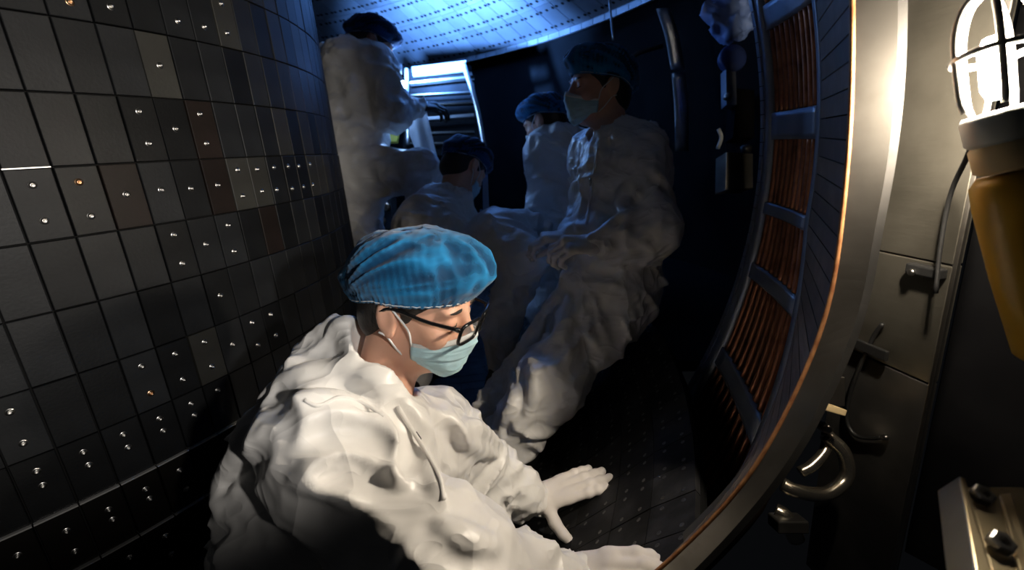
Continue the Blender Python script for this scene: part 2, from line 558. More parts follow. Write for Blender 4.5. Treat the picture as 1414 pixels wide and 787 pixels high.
# ---------------------------------------------------------------- ring surfaces of tiles: floor and ceiling
def ring_surface(name, prof, phis, material, flip, under, kindlabel, hole_uv, hole_r, gap, keep):
    base = MB()
    th = 0.03
    ph_all = np.radians(np.linspace(phis[0], phis[1], 40))
    for (r0, z0), (r1, z1) in zip(prof[:-1], prof[1:]):
        n = np.array([-(z1 - z0), r1 - r0]) * flip
        n = n / np.linalg.norm(n)
        for a0, a1 in zip(ph_all[:-1], ph_all[1:]):
            q = []
            for off in (0.035, 0.016):
                for (R, z, a) in ((r0, z0, a0), (r1, z1, a0), (r1, z1, a1), (r0, z0, a1)):
                    q.append(tor(R - n[0] * off, a, z - n[1] * off))
            base.hexa(q)
    root = base.build(name, under)
    tag(root, kind='structure', label=kindlabel)
    rest, holes = MB(), MB()
    pitch = phis[2]
    nphi = int(round((phis[1] - phis[0]) / pitch))
    cnt = 0
    for (r0, z0), (r1, z1) in zip(prof[:-1], prof[1:]):
        n = np.array([-(z1 - z0), r1 - r0]) * flip
        n = n / np.linalg.norm(n)
        L = math.hypot(r1 - r0, z1 - z0)
        g = gap / L
        for k in range(nphi):
            a0 = math.radians(phis[0] + k * pitch)
            a1 = a0 + math.radians(pitch)
            ga = gap / ((r0 + r1) / 2)
            def pt(u, v, off):
                R, z = r0 + (r1 - r0) * u - n[0] * off, z0 + (z1 - z0) * u - n[1] * off
                return tor(R, a0 + (a1 - a0) * v, z)
            v0, v1 = ga / (a1 - a0), 1 - ga / (a1 - a0)
            jit = random.uniform(0, 0.0012)
            top = [pt(g, v0, jit), pt(1 - g, v0, jit), pt(1 - g, v1, jit), pt(g, v1, jit)]
            bot = [pt(g, v0, 0.016), pt(1 - g, v0, 0.016), pt(1 - g, v1, 0.016), pt(g, v1, 0.016)]
            ctr = pt(0.5, 0.5, 0)
            x, y, d = pix(ctr)
            if d > 0.2 and keep(x, y):
                m = MB().hexa(bot + top)
                o = m.build('tile', material, root)
                cnt += 1
                for (hu, hv) in hole_uv:
                    c = pt(hu, hv, jit)
                    nn = nrm(pt(hu, hv, -0.01) - pt(hu, hv, 0.01))
                    holes.lathe(c, nn, [(-0.002, hole_r), (0.0006, hole_r), (0.001, hole_r * 0.8), (0.0006, hole_r * 0.4)], 8)
            else:
                rest.hexa(bot + top)
    tag(rest.build('tiles_beyond', material, root), kind='stuff')
    return root, holes, cnt


floor_prof = [(1.30, 0.03), (1.42, -0.01), (1.55, -0.035), (1.68, -0.05), (1.80, -0.055), (1.91, -0.05), (1.99, -0.035), (2.075, 0.0), (2.166, 0.072), (2.262, 0.165), (2.342, 0.243), (2.425, 0.308)]
floor, fh, n1 = ring_surface('floor', floor_prof, (-60.8 - 1.0, 70.2 - 1.0, 2.2), 'graphite_floor', 1, 'gap_black',
                             'vessel floor of sloping dark bolted tiles', ((0.28, 0.16), (0.28, 0.84), (0.74, 0.16), (0.74, 0.84)), 0.0052, 0.0011,
                             lambda x, y: 690 < x < 990 and 430 < y < 800)
tag(fh.build('bolt_heads', 'dark_steel', floor), kind='stuff')
ceil_prof = [(3.02, 1.70), (2.80, 1.812), (2.61, 1.905), (2.40, 2.0), (2.15, 2.08), (1.9, 2.12), (1.6, 2.13), (1.3, 2.1)]
ceiling, ch_, n2 = ring_surface('ceiling', ceil_prof, (-10, 110, 3.0), 'tungsten_tile', 1, 'rail_steel',
                                'vaulted vessel ceiling of pale bolted tiles lit blue', ((0.2, 0.12), (0.2, 0.88), (0.8, 0.12), (0.8, 0.88), (0.2, .5), (0.8, 0.5)), 0.0125, 0.003,
                                lambda x, y: 420 < x < 900 and -40 < y < 110)
tag(ch_.build('bolt_holes', 'gap_black', ceiling), kind='stuff')
# steel lip along the outer edge of the ceiling
m = MB()
for k in range(44):
    a0, a1 = math.radians(10 + k * 2), math.radians(12 + k * 2 - .08)
    m.hexa([tor(3.05, a0, 1.665), tor(3.02, a0, 1.665), tor(3.02, a1, 1.665), tor(3.05, a1, 1.665),
            tor(3.05, a0, 1.70), tor(3.02, a0, 1.70), tor(3.02, a1, 1.70), tor(3.05, a1, 1.70)])
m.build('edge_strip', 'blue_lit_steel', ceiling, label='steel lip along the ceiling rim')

# dark outer wall far behind
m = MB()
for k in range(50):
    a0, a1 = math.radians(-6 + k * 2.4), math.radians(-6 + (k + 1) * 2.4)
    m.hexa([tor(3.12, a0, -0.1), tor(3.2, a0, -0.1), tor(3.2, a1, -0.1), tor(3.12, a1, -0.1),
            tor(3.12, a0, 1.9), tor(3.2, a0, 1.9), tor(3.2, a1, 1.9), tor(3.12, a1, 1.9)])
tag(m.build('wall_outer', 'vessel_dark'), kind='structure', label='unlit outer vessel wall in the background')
# floor ledge between the tiled floor and the outer wall
m = MB()
for k in range(44):
    a0, a1 = math.radians(-6 + k * 2.4), math.radians(-6 + (k + 1) * 2.4)
    m.hexa([tor(2.44, a0, .2), tor(3.12, a0, .2), tor(3.12, a1, .2), tor(2.44, a1, .2),
            tor(2.44, a0, .24), tor(3.12, a0, .24), tor(3.12, a1, .24), tor(2.44, a1, .24)])
tag(m.build('trim_1', 'vessel_dark'), kind='structure', label='dark ledge behind the tiled floor')


# ---------------------------------------------------------------- antenna with rod windows (right)
def curve_phi(pts, n=60):
    P = [on_phi(x, y, math.radians(ph)) for x, y, ph in pts]
    return spline(P, n)


def resample_z(C, zs):
    C = C[np.argsort(C[:, 2])]
    return np.stack([np.interp(zs, C[:, 2], C[:, 0]), np.interp(zs, C[:, 2], C[:, 1]), zs], 1)


far_c = [(2.653 - 0.345 * (z - 0.87) ** 2, math.radians(-8), z) for z in np.linspace(-0.1, 1.75, 80)]
far_c = np.array([tor(*q) for q in far_c])
near_c = []
for z in np.linspace(-0.1, 1.75, 80):
    ph = -15 - 5.0 * min(1, max(0, (0.75 - z) / 0.55))
    near_c.append(tor(2.653 - 0.345 * (z - 0.87) ** 2, math.radians(ph), z))
near_c = np.array(near_c)
ZS = np.linspace(-0.05, 1.6, 100)
FARE, NEARE = resample_z(far_c, ZS), resample_z(near_c, ZS)


def face(z, w, out=0.0):
    """point on the antenna face: height z, w = 0 far edge .. 1 near edge, out = away from the plasma"""
    a = np.array([np.interp(z, ZS, FARE[:, k]) for k in range(3)])
    b = np.array([np.interp(z, ZS, NEARE[:, k]) for k in range(3)])
    p = a + (b - a) * w
    e = nrm([p[0] - AX[0], p[1] - AX[1], 0])
    p = p + e * (0.008 * math.sin(math.pi * w)) * 1.0
    return p + e * out


ant = empty('antenna', tor(2.6, math.radians(-14), 0.0), 'tall curved antenna with copper rod windows, tiled edge and glaring steel side', 'antenna')
z_win = [(0.02, 0.30), (0.35, 0.56), (0.60, 0.735), (0.765, 0.925), (0.99, 1.18), (1.235, 1.42)]
W0, W1 = 0.10, 0.93


def face_sheet(z0, z1, w0, w1, nz, nw, thick, out=0.0):
    return MB().sheet([[face(z, w_, out) for w_ in np.linspace(w0, w1, nw)] for z in np.linspace(z0, z1, nz)], thick, [math.cos(math.radians(-14)), math.sin(math.radians(-14)), 0])


face_sheet(-0.05, 1.6, 0.0, W0, 60, 3, 0.03).build('frame_side', 'frame_torch_tint_steel', ant, True, label='far upright of the steel frame with torch blue in its colour')
face_sheet(-0.05, 1.6, W1, 1.0, 60, 3, 0.03).build('frame_side', 'frame_torch_tint_steel', ant, True, label='near upright of the steel frame with torch blue in its colour')
edges = [-0.05] + [q for ab in z_win for q in ab] + [1.6]
for a, b in zip(edges[0::2], edges[1::2]):
    face_sheet(a, b, W0, W1, 6, 8, 0.02, 0.003).build('crossbar', 'frame_torch_tint_steel', ant, True)
face_sheet(-0.05, 1.6, 0.0, 1.0, 40, 5, 0.01, 0.05).build('back_plate', 'cavity', ant, True)
for (a, b) in z_win:
    for k in range(10):
        w_ = W0 + (k + 0.5) / 10 * (W1 - W0)
        MB().tube([face(z, w_, 0.014) for z in np.linspace(a - 0.012, b + 0.012, 9)], 0.0082, 8).build('rod', 'copper_rod', ant, True)
# row of small tiles on the far rim
for k in range(40):
    z0 = 0.15 + k * 0.035
    face_sheet(z0, z0 + 0.033, -0.055, -0.002, 2, 2, 0.03, -0.004).build('rim_tile', 'frame_torch_tint_steel', ant)

# limiter strip with its tiles, orange edge and steel side (near side of the antenna)
lim = ant
L1 = curve_phi([(1174, -160, -22), (1177, 0, -22), (1175, 150, -22), (1165, 280, -22), (1145, 420, -22.5), (1100, 540, -23.5), (1040, 650, -25), (980, 720, -25.6), (910, 787, -26.6), (830, 850, -27.6)], 120)
S1 = curve_phi([(1238, -160, -22.2), (1240, 0, -22.2), (1238, 100, -22.2), (1225, 230, -22.2), (1205, 330, -22.4), (1190, 420, -22.7), (1160, 500, -23.4), (1100, 620, -24.8), (1040, 700, -25.6), (960, 787, -26.6), (890, 850, -27.6)], 120)
zs2 = np.linspace(0.06, 1.24, 90)
L1, S1 = resample_z(L1, zs2), resample_z(S1, zs2)
ker = np.ones(9) / 9
for C_ in (L1, S1):
    for k in (0, 1):
        C_[:, k] = np.convolve(np.pad(C_[:, k], 4, mode='reflect', reflect_type='odd'), ker, 'valid')
NE2 = np.array([face(z, 1.0) for z in zs2])


RAD = np.array([math.cos(math.radians(-20)), math.sin(math.radians(-20)), 0])
TAN = np.array([-RAD[1], RAD[0], 0])


def strip(Aa, Bb, i0, i1, n, thick, sink=0.0, away=RAD):
    G = []
    for q in np.linspace(i0, i1, n):
        lo = int(min(q, len(Aa) - 2))
        t = q - lo
        a = Aa[lo] * (1 - t) + Aa[lo + 1] * t
        b = Bb[lo] * (1 - t) + Bb[lo + 1] * t
        G.append([a + (b - a) * s_ for s_ in (0, 0.5, 1)])
    G = np.array(G)
    if sink:
        e = np.array([[nrm([p[0] - AX[0], p[1] - AX[1], 0]) for p in r_] for r_ in G])
        G = G + e * sink
    return MB().sheet(G, thick, away)


strip(NE2, L1, 0, 89, 80, -0.014, 0.0095).build('tile_carrier', 'gap_black', lim, True)
for k in range(34):
    i0 = k * 89 / 34
    strip(NE2, L1, i0 + 0.08, i0 + 89 / 34 - 0.08, 3, -0.008).build('limiter_tile', 'limiter_tile', lim)
strip(L1, S1, 0, 89, 80, -0.012, 0, FWD).build('side_plate', 'side_steel', lim, False, label='steel side plate glaring in the lamp light')
MB().tube([p for p in L1], 0.0035, 6).build('copper_edge', 'orange_edge', lim, True, label='orange copper edge line')
# body of the antenna box behind the face
S2 = np.array([p + nrm([p[0] - AX[0], p[1] - AX[1], 0]) * 0.0 + np.array([-math.sin(math.radians(-22)), math.cos(math.radians(-22)), 0]) * 0.10 for p in S1])
strip(S1, S2, 0, 89, 60, -0.01, 0, RAD).build('back_flange', 'dark_steel', lim, False)

# ---------------------------------------------------------------- steel wall plates (right)
def vert_panel(name, x0, d0, x1, d1, ypx, z0, z1, thick, material, parent=None, label=None):
    """upright panel between two ground points found at pixel columns x0, x1 on row ypx"""
    a, b = A(x0, ypx, d0), A(x1, ypx, d1)
    t = nrm([b[0] - a[0], b[1] - a[1], 0])
    n = np.array([t[1], -t[0], 0])
    a, b = a.copy(), b.copy()
    P = [(*a[:2], z0), (*b[:2], z0), (*(b - n * thick)[:2], z0), (*(a - n * thick)[:2], z0)]
    return MB().hexa([np.array(q) for q in P] + [np.array((q[0], q[1], z1)) for q in P]).build(name, material, parent, bevel=0.002, label=label)


zseam1 = A(1260, 357, 0.80)[2]
zseam2 = A(1230, 537, 0.80)[2]
wr = empty('wall_right', (0.75, 0.8, 0), kind='structure', label='upright brushed steel port wall on the right')
pa = (1170, 0.93, 1318, 0.74)
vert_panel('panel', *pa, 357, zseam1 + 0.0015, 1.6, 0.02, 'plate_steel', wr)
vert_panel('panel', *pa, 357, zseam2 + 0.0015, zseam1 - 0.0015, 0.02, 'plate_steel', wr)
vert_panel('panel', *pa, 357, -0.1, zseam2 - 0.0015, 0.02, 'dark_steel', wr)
vert_panel('corner_rail', 1316, 0.742, 1325, 0.735, 357, -0.1, 1.6, 0.012, 'side_steel', wr)
# dark recess wall to the right of the plates
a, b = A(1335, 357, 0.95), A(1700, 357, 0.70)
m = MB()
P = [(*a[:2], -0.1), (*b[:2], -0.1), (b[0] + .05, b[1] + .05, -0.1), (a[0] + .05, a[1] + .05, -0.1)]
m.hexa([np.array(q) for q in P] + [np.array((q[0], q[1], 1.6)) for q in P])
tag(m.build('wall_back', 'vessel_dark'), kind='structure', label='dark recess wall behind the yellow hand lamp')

# ---------------------------------------------------------------- signed-distance modelling for people and cloth
RNG = np.random.default_rng(5)
LAT = RNG.random((32, 32, 32)).astype(np.float32) * 2 - 1


def vnoise(P):
    """smooth lattice noise in -1..1, P (...,3)"""
    i = np.floor(P).astype(np.int32)
    t = (P - i).astype(np.float32)
    t = t * t * (3 - 2 * t)
    i &= 31
    j = (i + 1) & 31
    x0, y0, z0, x1, y1, z1 = i[..., 0], i[..., 1], i[..., 2], j[..., 0], j[..., 1], j[..., 2]
    tx, ty, tz = t[..., 0], t[..., 1], t[..., 2]
    a = LAT[x0, y0, z0] * (1 - tx) + LAT[x1, y0, z0] * tx
    b = LAT[x0, y1, z0] * (1 - tx) + LAT[x1, y1, z0] * tx
    c = LAT[x0, y0, z1] * (1 - tx) + LAT[x1, y0, z1] * tx
    d = LAT[x0, y1, z1] * (1 - tx) + LAT[x1, y1, z1] * tx
    return (a * (1 - ty) + b * ty) * (1 - tz) + (c * (1 - ty) + d * ty) * tz


def folds(s_ax, uu, vv, P, lam, tw, seed):
    """creased cloth: sharp ridges running across the limb at a slant, -1..1"""
    wv = vnoise(P * 6 + seed + 11)
    wv2 = vnoise(P * 6 + seed + 23)
    k = 1.0 / (lam * 0.8)
    Q = np.stack([(s_ax + tw * 2.2 * uu + 0.030 * wv) * k, (uu * 0.34 - s_ax * tw * 0.25 + 0.02 * wv2) * k, (vv * 0.34 + 0.02 * wv) * k], -1) + seed
    r1 = 1 - 2.6 * np.abs(vnoise(Q))
    r2 = 1 - 2.6 * np.abs(vnoise(Q * 1.9 + 5))
    k3 = 1.0 / (lam * 0.75)
    Q3 = np.stack([(s_ax * 0.33 + 0.3 * uu) * k3, (uu - 0.35 * s_ax + 0.03 * wv) * k3, (vv + 0.3 * s_ax + 0.03 * wv2) * k3], -1) + seed + 3.3
    r3 = 1 - 2.6 * np.abs(vnoise(Q3))
    return 1.35 * r1 + 0.7 * r2 + 1.35 * r3 + 0.7 * wv - 0.8


class Field:
    def __init__(s, lo, hi, h):
        s.h = h
        s.lo = np.asarray(lo, float)
        s.n = np.maximum(4, np.ceil((np.asarray(hi) - s.lo) / h).astype(int) + 1)
        s.F = np.full(tuple(s.n), 0.12, np.float32)

    def region(s, lo, hi):
        a = np.clip(np.floor((np.asarray(lo) - s.lo) / s.h).astype(int), 0, s.n - 1)
        b = np.clip(np.ceil((np.asarray(hi) - s.lo) / s.h).astype(int) + 1, 1, s.n)
        if np.any(b <= a): return None, None
        sl = tuple(slice(p, q) for p, q in zip(a, b))
        g = np.meshgrid(*[s.lo[k] + s.h * np.arange(a[k], b[k]) for k in range(3)], indexing='ij')
        return sl, np.stack(g, -1).astype(np.float32)

    def combine(s, sl, d, k, op):
        f = s.F[sl]
        if op == 'add':
            hh = np.maximum(k - np.abs(f - d), 0) / k
            s.F[sl] = np.minimum(f, d) - hh * hh * k * 0.25
        elif op == 'sub':
            d = -d
            hh = np.maximum(k - np.abs(f - d), 0) / k
            s.F[sl] = np.maximum(f, d) + hh * hh * k * 0.25
        else:
            s.F[sl] = np.maximum(f, d)

    def cone(s, a, b, ra, rb, k=0.03, fold=None, flat=None, op='add', seed=0.0):
        a, b = np.asarray(a, float), np.asarray(b, float)
        R = max(ra, rb) + 0.05 + k
        sl, P = s.region(np.minimum(a, b) - R, np.maximum(a, b) + R)
        if sl is None: return
        ab = b - a
        L2 = ab @ ab + 1e-9
        q = P - a.astype(np.float32)
        t = np.clip(q @ ab.astype(np.float32) / L2, 0, 1)
        q = q - t[..., None] * ab.astype(np.float32)
        if flat is not None:
            nv, sc = nrm(flat[0]).astype(np.float32), flat[1]
            q = q + (1 / sc - 1) * (q @ nv)[..., None] * nv
        d = np.sqrt((q * q).sum(-1)) - (ra + (rb - ra) * t)
        if fold:
            amp, lam, tw = fold
            L = math.sqrt(L2)
            e = ab / L
            u = nrm(np.cross(e, [0.3, 0.2, 1.0]))
            v = np.cross(e, u)
            s_ax = (P - a.astype(np.float32)) @ e.astype(np.float32)
            uu, vv = q @ u.astype(np.float32), q @ v.astype(np.float32)
            d = d - amp * folds(s_ax, uu, vv, P, lam, tw, seed)
        s.combine(sl, d, k, op)

    def ell(s, c, radii, axes=None, k=0.03, op='add', fold=None, seed=0.0):
        c = np.asarray(c, float)
        radii = np.asarray(radii, np.float32)
        R = max(radii) + 0.05 + k
        sl, P = s.region(c - R, c + R)
        if sl is None: return
        q = P - c.astype(np.float32)
        if axes is not None:
            q = q @ np.asarray(axes, np.float32).T
        k0 = np.sqrt(((q / radii) ** 2).sum(-1))
        k1 = np.sqrt(((q / radii ** 2) ** 2).sum(-1)) + 1e-6
        d = k0 * (k0 - 1) / k1
        if fold:
            amp, lam, tw = fold
            d = d - amp * folds(q[..., 2], q[..., 0], q[..., 1], P, lam, tw, seed)
        s.combine(sl, d, k, op)

    def half(s, p, n):     # keep the side n points away from
        sl, P = s.region(s.lo, s.lo + s.h * s.n)
        d = (P - np.asarray(p, np.float32)) @ nrm(n).astype(np.float32)
        s.combine(sl, d, 0.01, 'max')

    def mesh(s):
        F = s.F
        nx, ny, nz = F.shape
        # close off at the border of the grid
        F[0], F[-1], F[:, 0], F[:, -1], F[:, :, 0], F[:, :, -1] = (np.maximum(q, 0.004) for q in (F[0], F[-1], F[:, 0], F[:, -1], F[:, :, 0], F[:, :, -1]))
        ins = F < 0
        cs = (nx - 1, ny - 1, nz - 1)
        N = cs[0] * cs[1] * cs[2]
        acc_idx, acc_p, quads = [], [], []
        for ax in range(3):
            sl0 = [slice(None)] * 3
            sl1 = [slice(None)] * 3
            sl0[ax], sl1[ax] = slice(None, -1), slice(1, None)
            A0, B0 = F[tuple(sl0)], F[tuple(sl1)]
            cr = ins[tuple(sl0)] != ins[tuple(sl1)]
            I = np.array(np.nonzero(cr))
            if I.shape[1] == 0: continue
            a_, b_ = A0[tuple(I)], B0[tuple(I)]
            t = a_ / (a_ - b_)
            P = I.T.astype(float)
            P[:, ax] += t
            o1, o2 = [k for k in range(3) if k != ax]
            cells = []
            for (da, db) in ((-1, -1), (0, -1), (0, 0), (-1, 0)):
                J = I.copy()
                J[o1] += da
                J[o2] += db
                ok = (J[o1] >= 0) & (J[o2] >= 0) & (J[o1] < cs[o1]) & (J[o2] < cs[o2])
                fl = (J[0] * cs[1] + J[1]) * cs[2] + J[2]
                cells.append((fl, ok))
                acc_idx.append(fl[ok])
                acc_p.append(P[ok])
            allok = cells[0][1] & cells[1][1] & cells[2][1] & cells[3][1]
            Q = np.stack([c_[0] for c_ in cells], 1)[allok]
            inside_first = (a_ < 0)[allok]
            fl = inside_first if ax != 1 else ~inside_first
            Q = np.where(fl[:, None], Q, Q[:, ::-1])
            quads.append(Q)
        idx = np.concatenate(acc_idx)
        P = np.concatenate(acc_p)
        uq, inv = np.unique(idx, return_inverse=True)
        cnt = np.bincount(inv, minlength=len(uq))
        V = np.stack([np.bincount(inv, P[:, k], minlength=len(uq)) / cnt for k in range(3)], 1) * s.h + s.lo
        Q = np.concatenate(quads)
        Q = np.searchsorted(uq, Q)
        # light smoothing of the net
        e = np.concatenate([Q[:, [0, 1]], Q[:, [1, 2]], Q[:, [2, 3]], Q[:, [3, 0]]])
        for it in range(1):
            sm = np.stack([np.bincount(e[:, 0], V[e[:, 1], k], minlength=len(V)) + np.bincount(e[:, 1], V[e[:, 0], k], minlength=len(V)) for k in range(3)], 1)
            dg = np.bincount(e[:, 0], minlength=len(V)) + np.bincount(e[:, 1], minlength=len(V))
            V = V * 0.5 + 0.5 * sm / np.maximum(dg, 1)[:, None]
        return V, Q

    def build(s, name, material, parent=None, xf=None, label=None):
        V, Q = s.mesh()
        if xf is not None:
            o_, M = xf
            V = np.asarray(o_) + V @ np.asarray(M)      # rows of M: local axes in world
        me = bpy.data.meshes.new(name)
        me.vertices.add(len(V))
        me.vertices.foreach_set('co', V.astype(np.float32).ravel())
        me.loops.add(Q.size)
        me.loops.foreach_set('vertex_index', Q.astype(np.int32).ravel())
        me.polygons.add(len(Q))
        me.polygons.foreach_set('loop_start', np.arange(0, Q.size, 4, dtype=np.int32))
        me.polygons.foreach_set('use_smooth', np.ones(len(Q), bool))
        me.materials.append(MATS[material])
        me.update(calc_edges=True)
        me.validate()
        o = link(name, me)
        place(o, parent)
        if label: o['label'] = label
        o_v[o.name] = (V, Q)
        return o


o_v = {}


def frame(fwd, up):
    f = nrm(fwd)
    u = np.asarray(up, float)
    u = nrm(u - f * (u @ f))
    return np.stack([f, np.cross(u, f), u])        # rows: forward, left, up


def camdir(r, u, t):
    """direction given as right / up / towards the viewer"""
    return nrm(RGT * r + UPV * u - FWD * t)


# ---------------------------------------------------------------- head with cap, mask and glasses
def make_head(parent, c, M, scale, neck_end, h=0.003, cap='cap_blue', mask='mask_blue', glasses=False, hair=True, mask_on=True, capscale=1.0, eyes=True):
    M = np.asarray(M) * scale
    W = lambda p: np.asarray(c) + np.asarray(p, float) @ M
    ne = (np.asarray(neck_end) - np.asarray(c)) @ np.linalg.inv(M)
    lo = np.minimum([-0.13, -0.11, -0.14], ne - 0.08)
    hi = np.maximum([0.14, 0.11, 0.15], ne + 0.08)
    f = Field(lo, hi, h)
    f.ell((-0.008, 0, 0.032), (0.098, 0.077, 0.095), k=0.02)
    f.ell((0.032, 0, -0.028), (0.063, 0.062, 0.085), k=0.03)
    f.ell((0.045, 0, -0.080), (0.050, 0.047, 0.036), k=0.03)
    f.ell((0.018, 0, -0.062), (0.055, 0.059, 0.042), k=0.03)
    for s_ in (1, -1):
        f.ell((0.062, 0.043 * s_, -0.032), (0.026, 0.022, 0.02), k=0.02)
        f.ell((0.080, 0.030 * s_, 0.020), (0.016, 0.026, 0.010), k=0.016)
        f.ell((0.103, 0.032 * s_, -0.002), (0.016, 0.019, 0.012), k=0.012, op='sub')
        f.ell((0.081, 0.032 * s_, -0.002), (0.0135, 0.017, 0.0125), k=0.006)
        f.ell((0.093, 0.012 * s_, -0.040), (0.012, 0.010, 0.008), k=0.01)
        # ear: rim, lobe, bowl
        f.ell((-0.012, 0.079 * s_, -0.004), (0.018, 0.009, 0.031), axes=np.array([[0.97, -0.1 * s_, 0.2], [0.12 * s_, 0.99, 0], [-0.2, 0, 0.97]]), k=0.008)
        f.ell((-0.008, 0.089 * s_, -0.001), (0.010, 0.006, 0.019), axes=np.array([[0.97, -0.1 * s_, 0.2], [0.12 * s_, 0.99, 0], [-0.2, 0, 0.97]]), k=0.006, op='sub')
        f.ell((-0.004, 0.080 * s_, -0.030), (0.008, 0.006, 0.009), k=0.006)
    f.cone((0.094, 0, 0.008), (0.112, 0, -0.034), 0.008, 0.0125, k=0.014)
    f.ell((0.096, 0, -0.064), (0.010, 0.023, 0.006), k=0.008)
    f.ell((0.095, 0, -0.074), (0.010, 0.020, 0.006), k=0.006)
    f.cone((-0.025, 0, -0.03), ne, 0.052, 0.056, k=0.03)
    head = f.build('head', 'skin', parent, (c, M))
    if eyes:
        for s_ in (1, -1):
            ys = np.linspace(-0.0135, 0.0135, 9)
            MB().tube([W((0.0815 + 0.0135 * math.sqrt(max(0.01, 1 - (q / 0.017) ** 2 - 0.16)), (0.032 + q) * s_, -0.0065 + 0.003 * (q / 0.0135) ** 2)) for q in ys], [0.0005, 0.0011, 0.0014, 0.0016, 0.0016, 0.0016, 0.0014, 0.0012, 0.0006], 6).build('eyelash_line', 'hair', head, True)
            ys = np.linspace(-0.019, 0.021, 9)
            MB().tube([W((0.0805 + 0.016 * math.sqrt(max(0.01, 1 - (q / 0.026) ** 2)), (0.030 + q) * s_, 0.0215)) for q in ys], [0.0016, 0.0026, 0.003, 0.0032, 0.0032, 0.003, 0.0026, 0.002, 0.001], 6).build('eyebrow', 'hair', head, True)
    if hair:
        g = Field((-0.13, -0.11, -0.12), (0.13, 0.11, 0.15), h + 0.001)
        g.ell((-0.010, 0, 0.034), (0.102, 0.081, 0.099), k=0.01)
        g.ell((-0.05, 0, -0.03), (0.055, 0.066, 0.06), k=0.02)
        for s_ in (1, -1):
            g.cone((0.022, 0.069 * s_, 0.03), (0.018, 0.069 * s_, 0.0), 0.012, 0.006, k=0.01)
            g.ell((-0.012, 0.085 * s_, -0.005), (0.024, 0.03, 0.034), k=0.006, op='sub')
        g.ell((0.10, 0, -0.05), (0.075, 0.1, 0.095), k=0.02, op='sub')
        g.build('hair', 'hair', parent, (c, M))
    if cap:
        nu, nv = (220, 64) if h < 0.004 else (120, 32)
        vs = [0, .05, .12, .25, .42, .6, .76, .9, 1.0]
        ss = [1.0, 1.02, 1.06, 1.10, 1.08, 0.97, 0.76, 0.44, 0.0]
        hs = [0, .008, .021, .043, .070, .096, .114, .125, .129]
        Fs = []
        v, u = np.meshgrid(np.linspace(0, 1, nv), 2 * math.pi * np.arange(nu) / nu, indexing='ij')
        sc, hh = np.interp(v, vs, ss), np.interp(v, vs, hs)
        cu, su = np.cos(u), np.sin(u)
        VN = lambda a_, b_, c_: vnoise(np.stack([a_, b_, c_], -1))
        nn = VN(cu * 2.2 + 3, su * 2.2 + 5, v * 1.6)
        rx, ry = 0.104 * capscale, 0.085 * capscale
        lx, ly, lz = cu * sc, su * sc, hh * 8
        wob = 0.5 * nn
        phb = np.arctan2(lz + 0.05, lx + 1.25)
        rho = np.hypot(lz + 0.05, lx + 1.25)
        st = 1 - 2.2 * np.abs(VN(phb * 7 + 0.5 * wob + 4, rho * 0.8 + 8 + wob, ly * 2.4 + 2))
        st2 = 1 - 2.2 * np.abs(VN(phb * 17 + wob + 14, rho * 1.6 + 8, ly * 5.0 + 2))
        crimp = np.sin(70 * u + 3.0 * nn)
        rows_ = np.sin(rho * 62 + 5 * nn)
        low = np.maximum(0.0, 1 - v * 7)
        up_ = np.minimum(1, v * 5) * (1 - v ** 4)
        dr = 0.0018 * crimp * low + 0.0045 * st * up_ + 0.0018 * st2 * up_ + 0.004 * nn * np.sin(math.pi * v) + 0.0006 * rows_ * (1 - v)
        puff = 1 + 0.02 * np.maximum(0, -cu) * np.sin(math.pi * np.minimum(1, v * 1.4)) + 0.16 * np.maximum(0, cu) * np.sin(math.pi * np.minimum(1, v * 1.15))
        x = -0.004 + cu * (rx * sc * puff + dr)
        y = su * (ry * sc * (1 + 0.03 * np.sin(math.pi * np.minimum(1, v * 1.3))) + dr)
        z0 = 0.024 + 0.13 * (-0.006 + cu * rx) + np.where(cu < -0.3, 0.30 * (cu + 0.3) * rx, 0)
        z = z0 * (1 - v * 0.75) + hh * capscale * 0.98 + dr * v
        bun = np.exp(-((u - math.pi - 0.15) / 0.42) ** 2) * np.exp(-((v - 0.16) / 0.14) ** 2)
        x = x - 0.024 * bun
        z = z - 0.010 * bun
        V = np.asarray(c) + np.stack([x, y, z], -1).reshape(-1, 3) @ M
        pl = np.clip(0.18 + 0.5 * st + 0.32 * st2 + 0.16 * rows_ * (1 - 0.6 * v) + 0.2 * crimp * low + 0.3 * low + 0.2 * nn, 0, 1).ravel()
        for j in range(nv - 1):
            for i in range(nu):
                k = (i + 1) % nu
                Fs.append((j * nu + i, j * nu + k, (j + 1) * nu + k, (j + 1) * nu + i))
        o = part('surgical_cap', V, Fs, cap, parent, True)
        at = o.data.attributes.new('pleat', 'FLOAT', 'POINT')
        at.data.foreach_set('value', pl)
        md = o.modifiers.new('solid', 'SOLIDIFY')
        md.thickness = 0.0008
        MB().tube([np.array(V[i]) + M[2] * 0.0035 + (np.array(V[i]) - W((-0.006, 0, 0.01))) * 0.025 for i in range(0, nu, 2)], 0.0007, 5, closed=True).build('elastic_thread', 'mask_white', o, True)
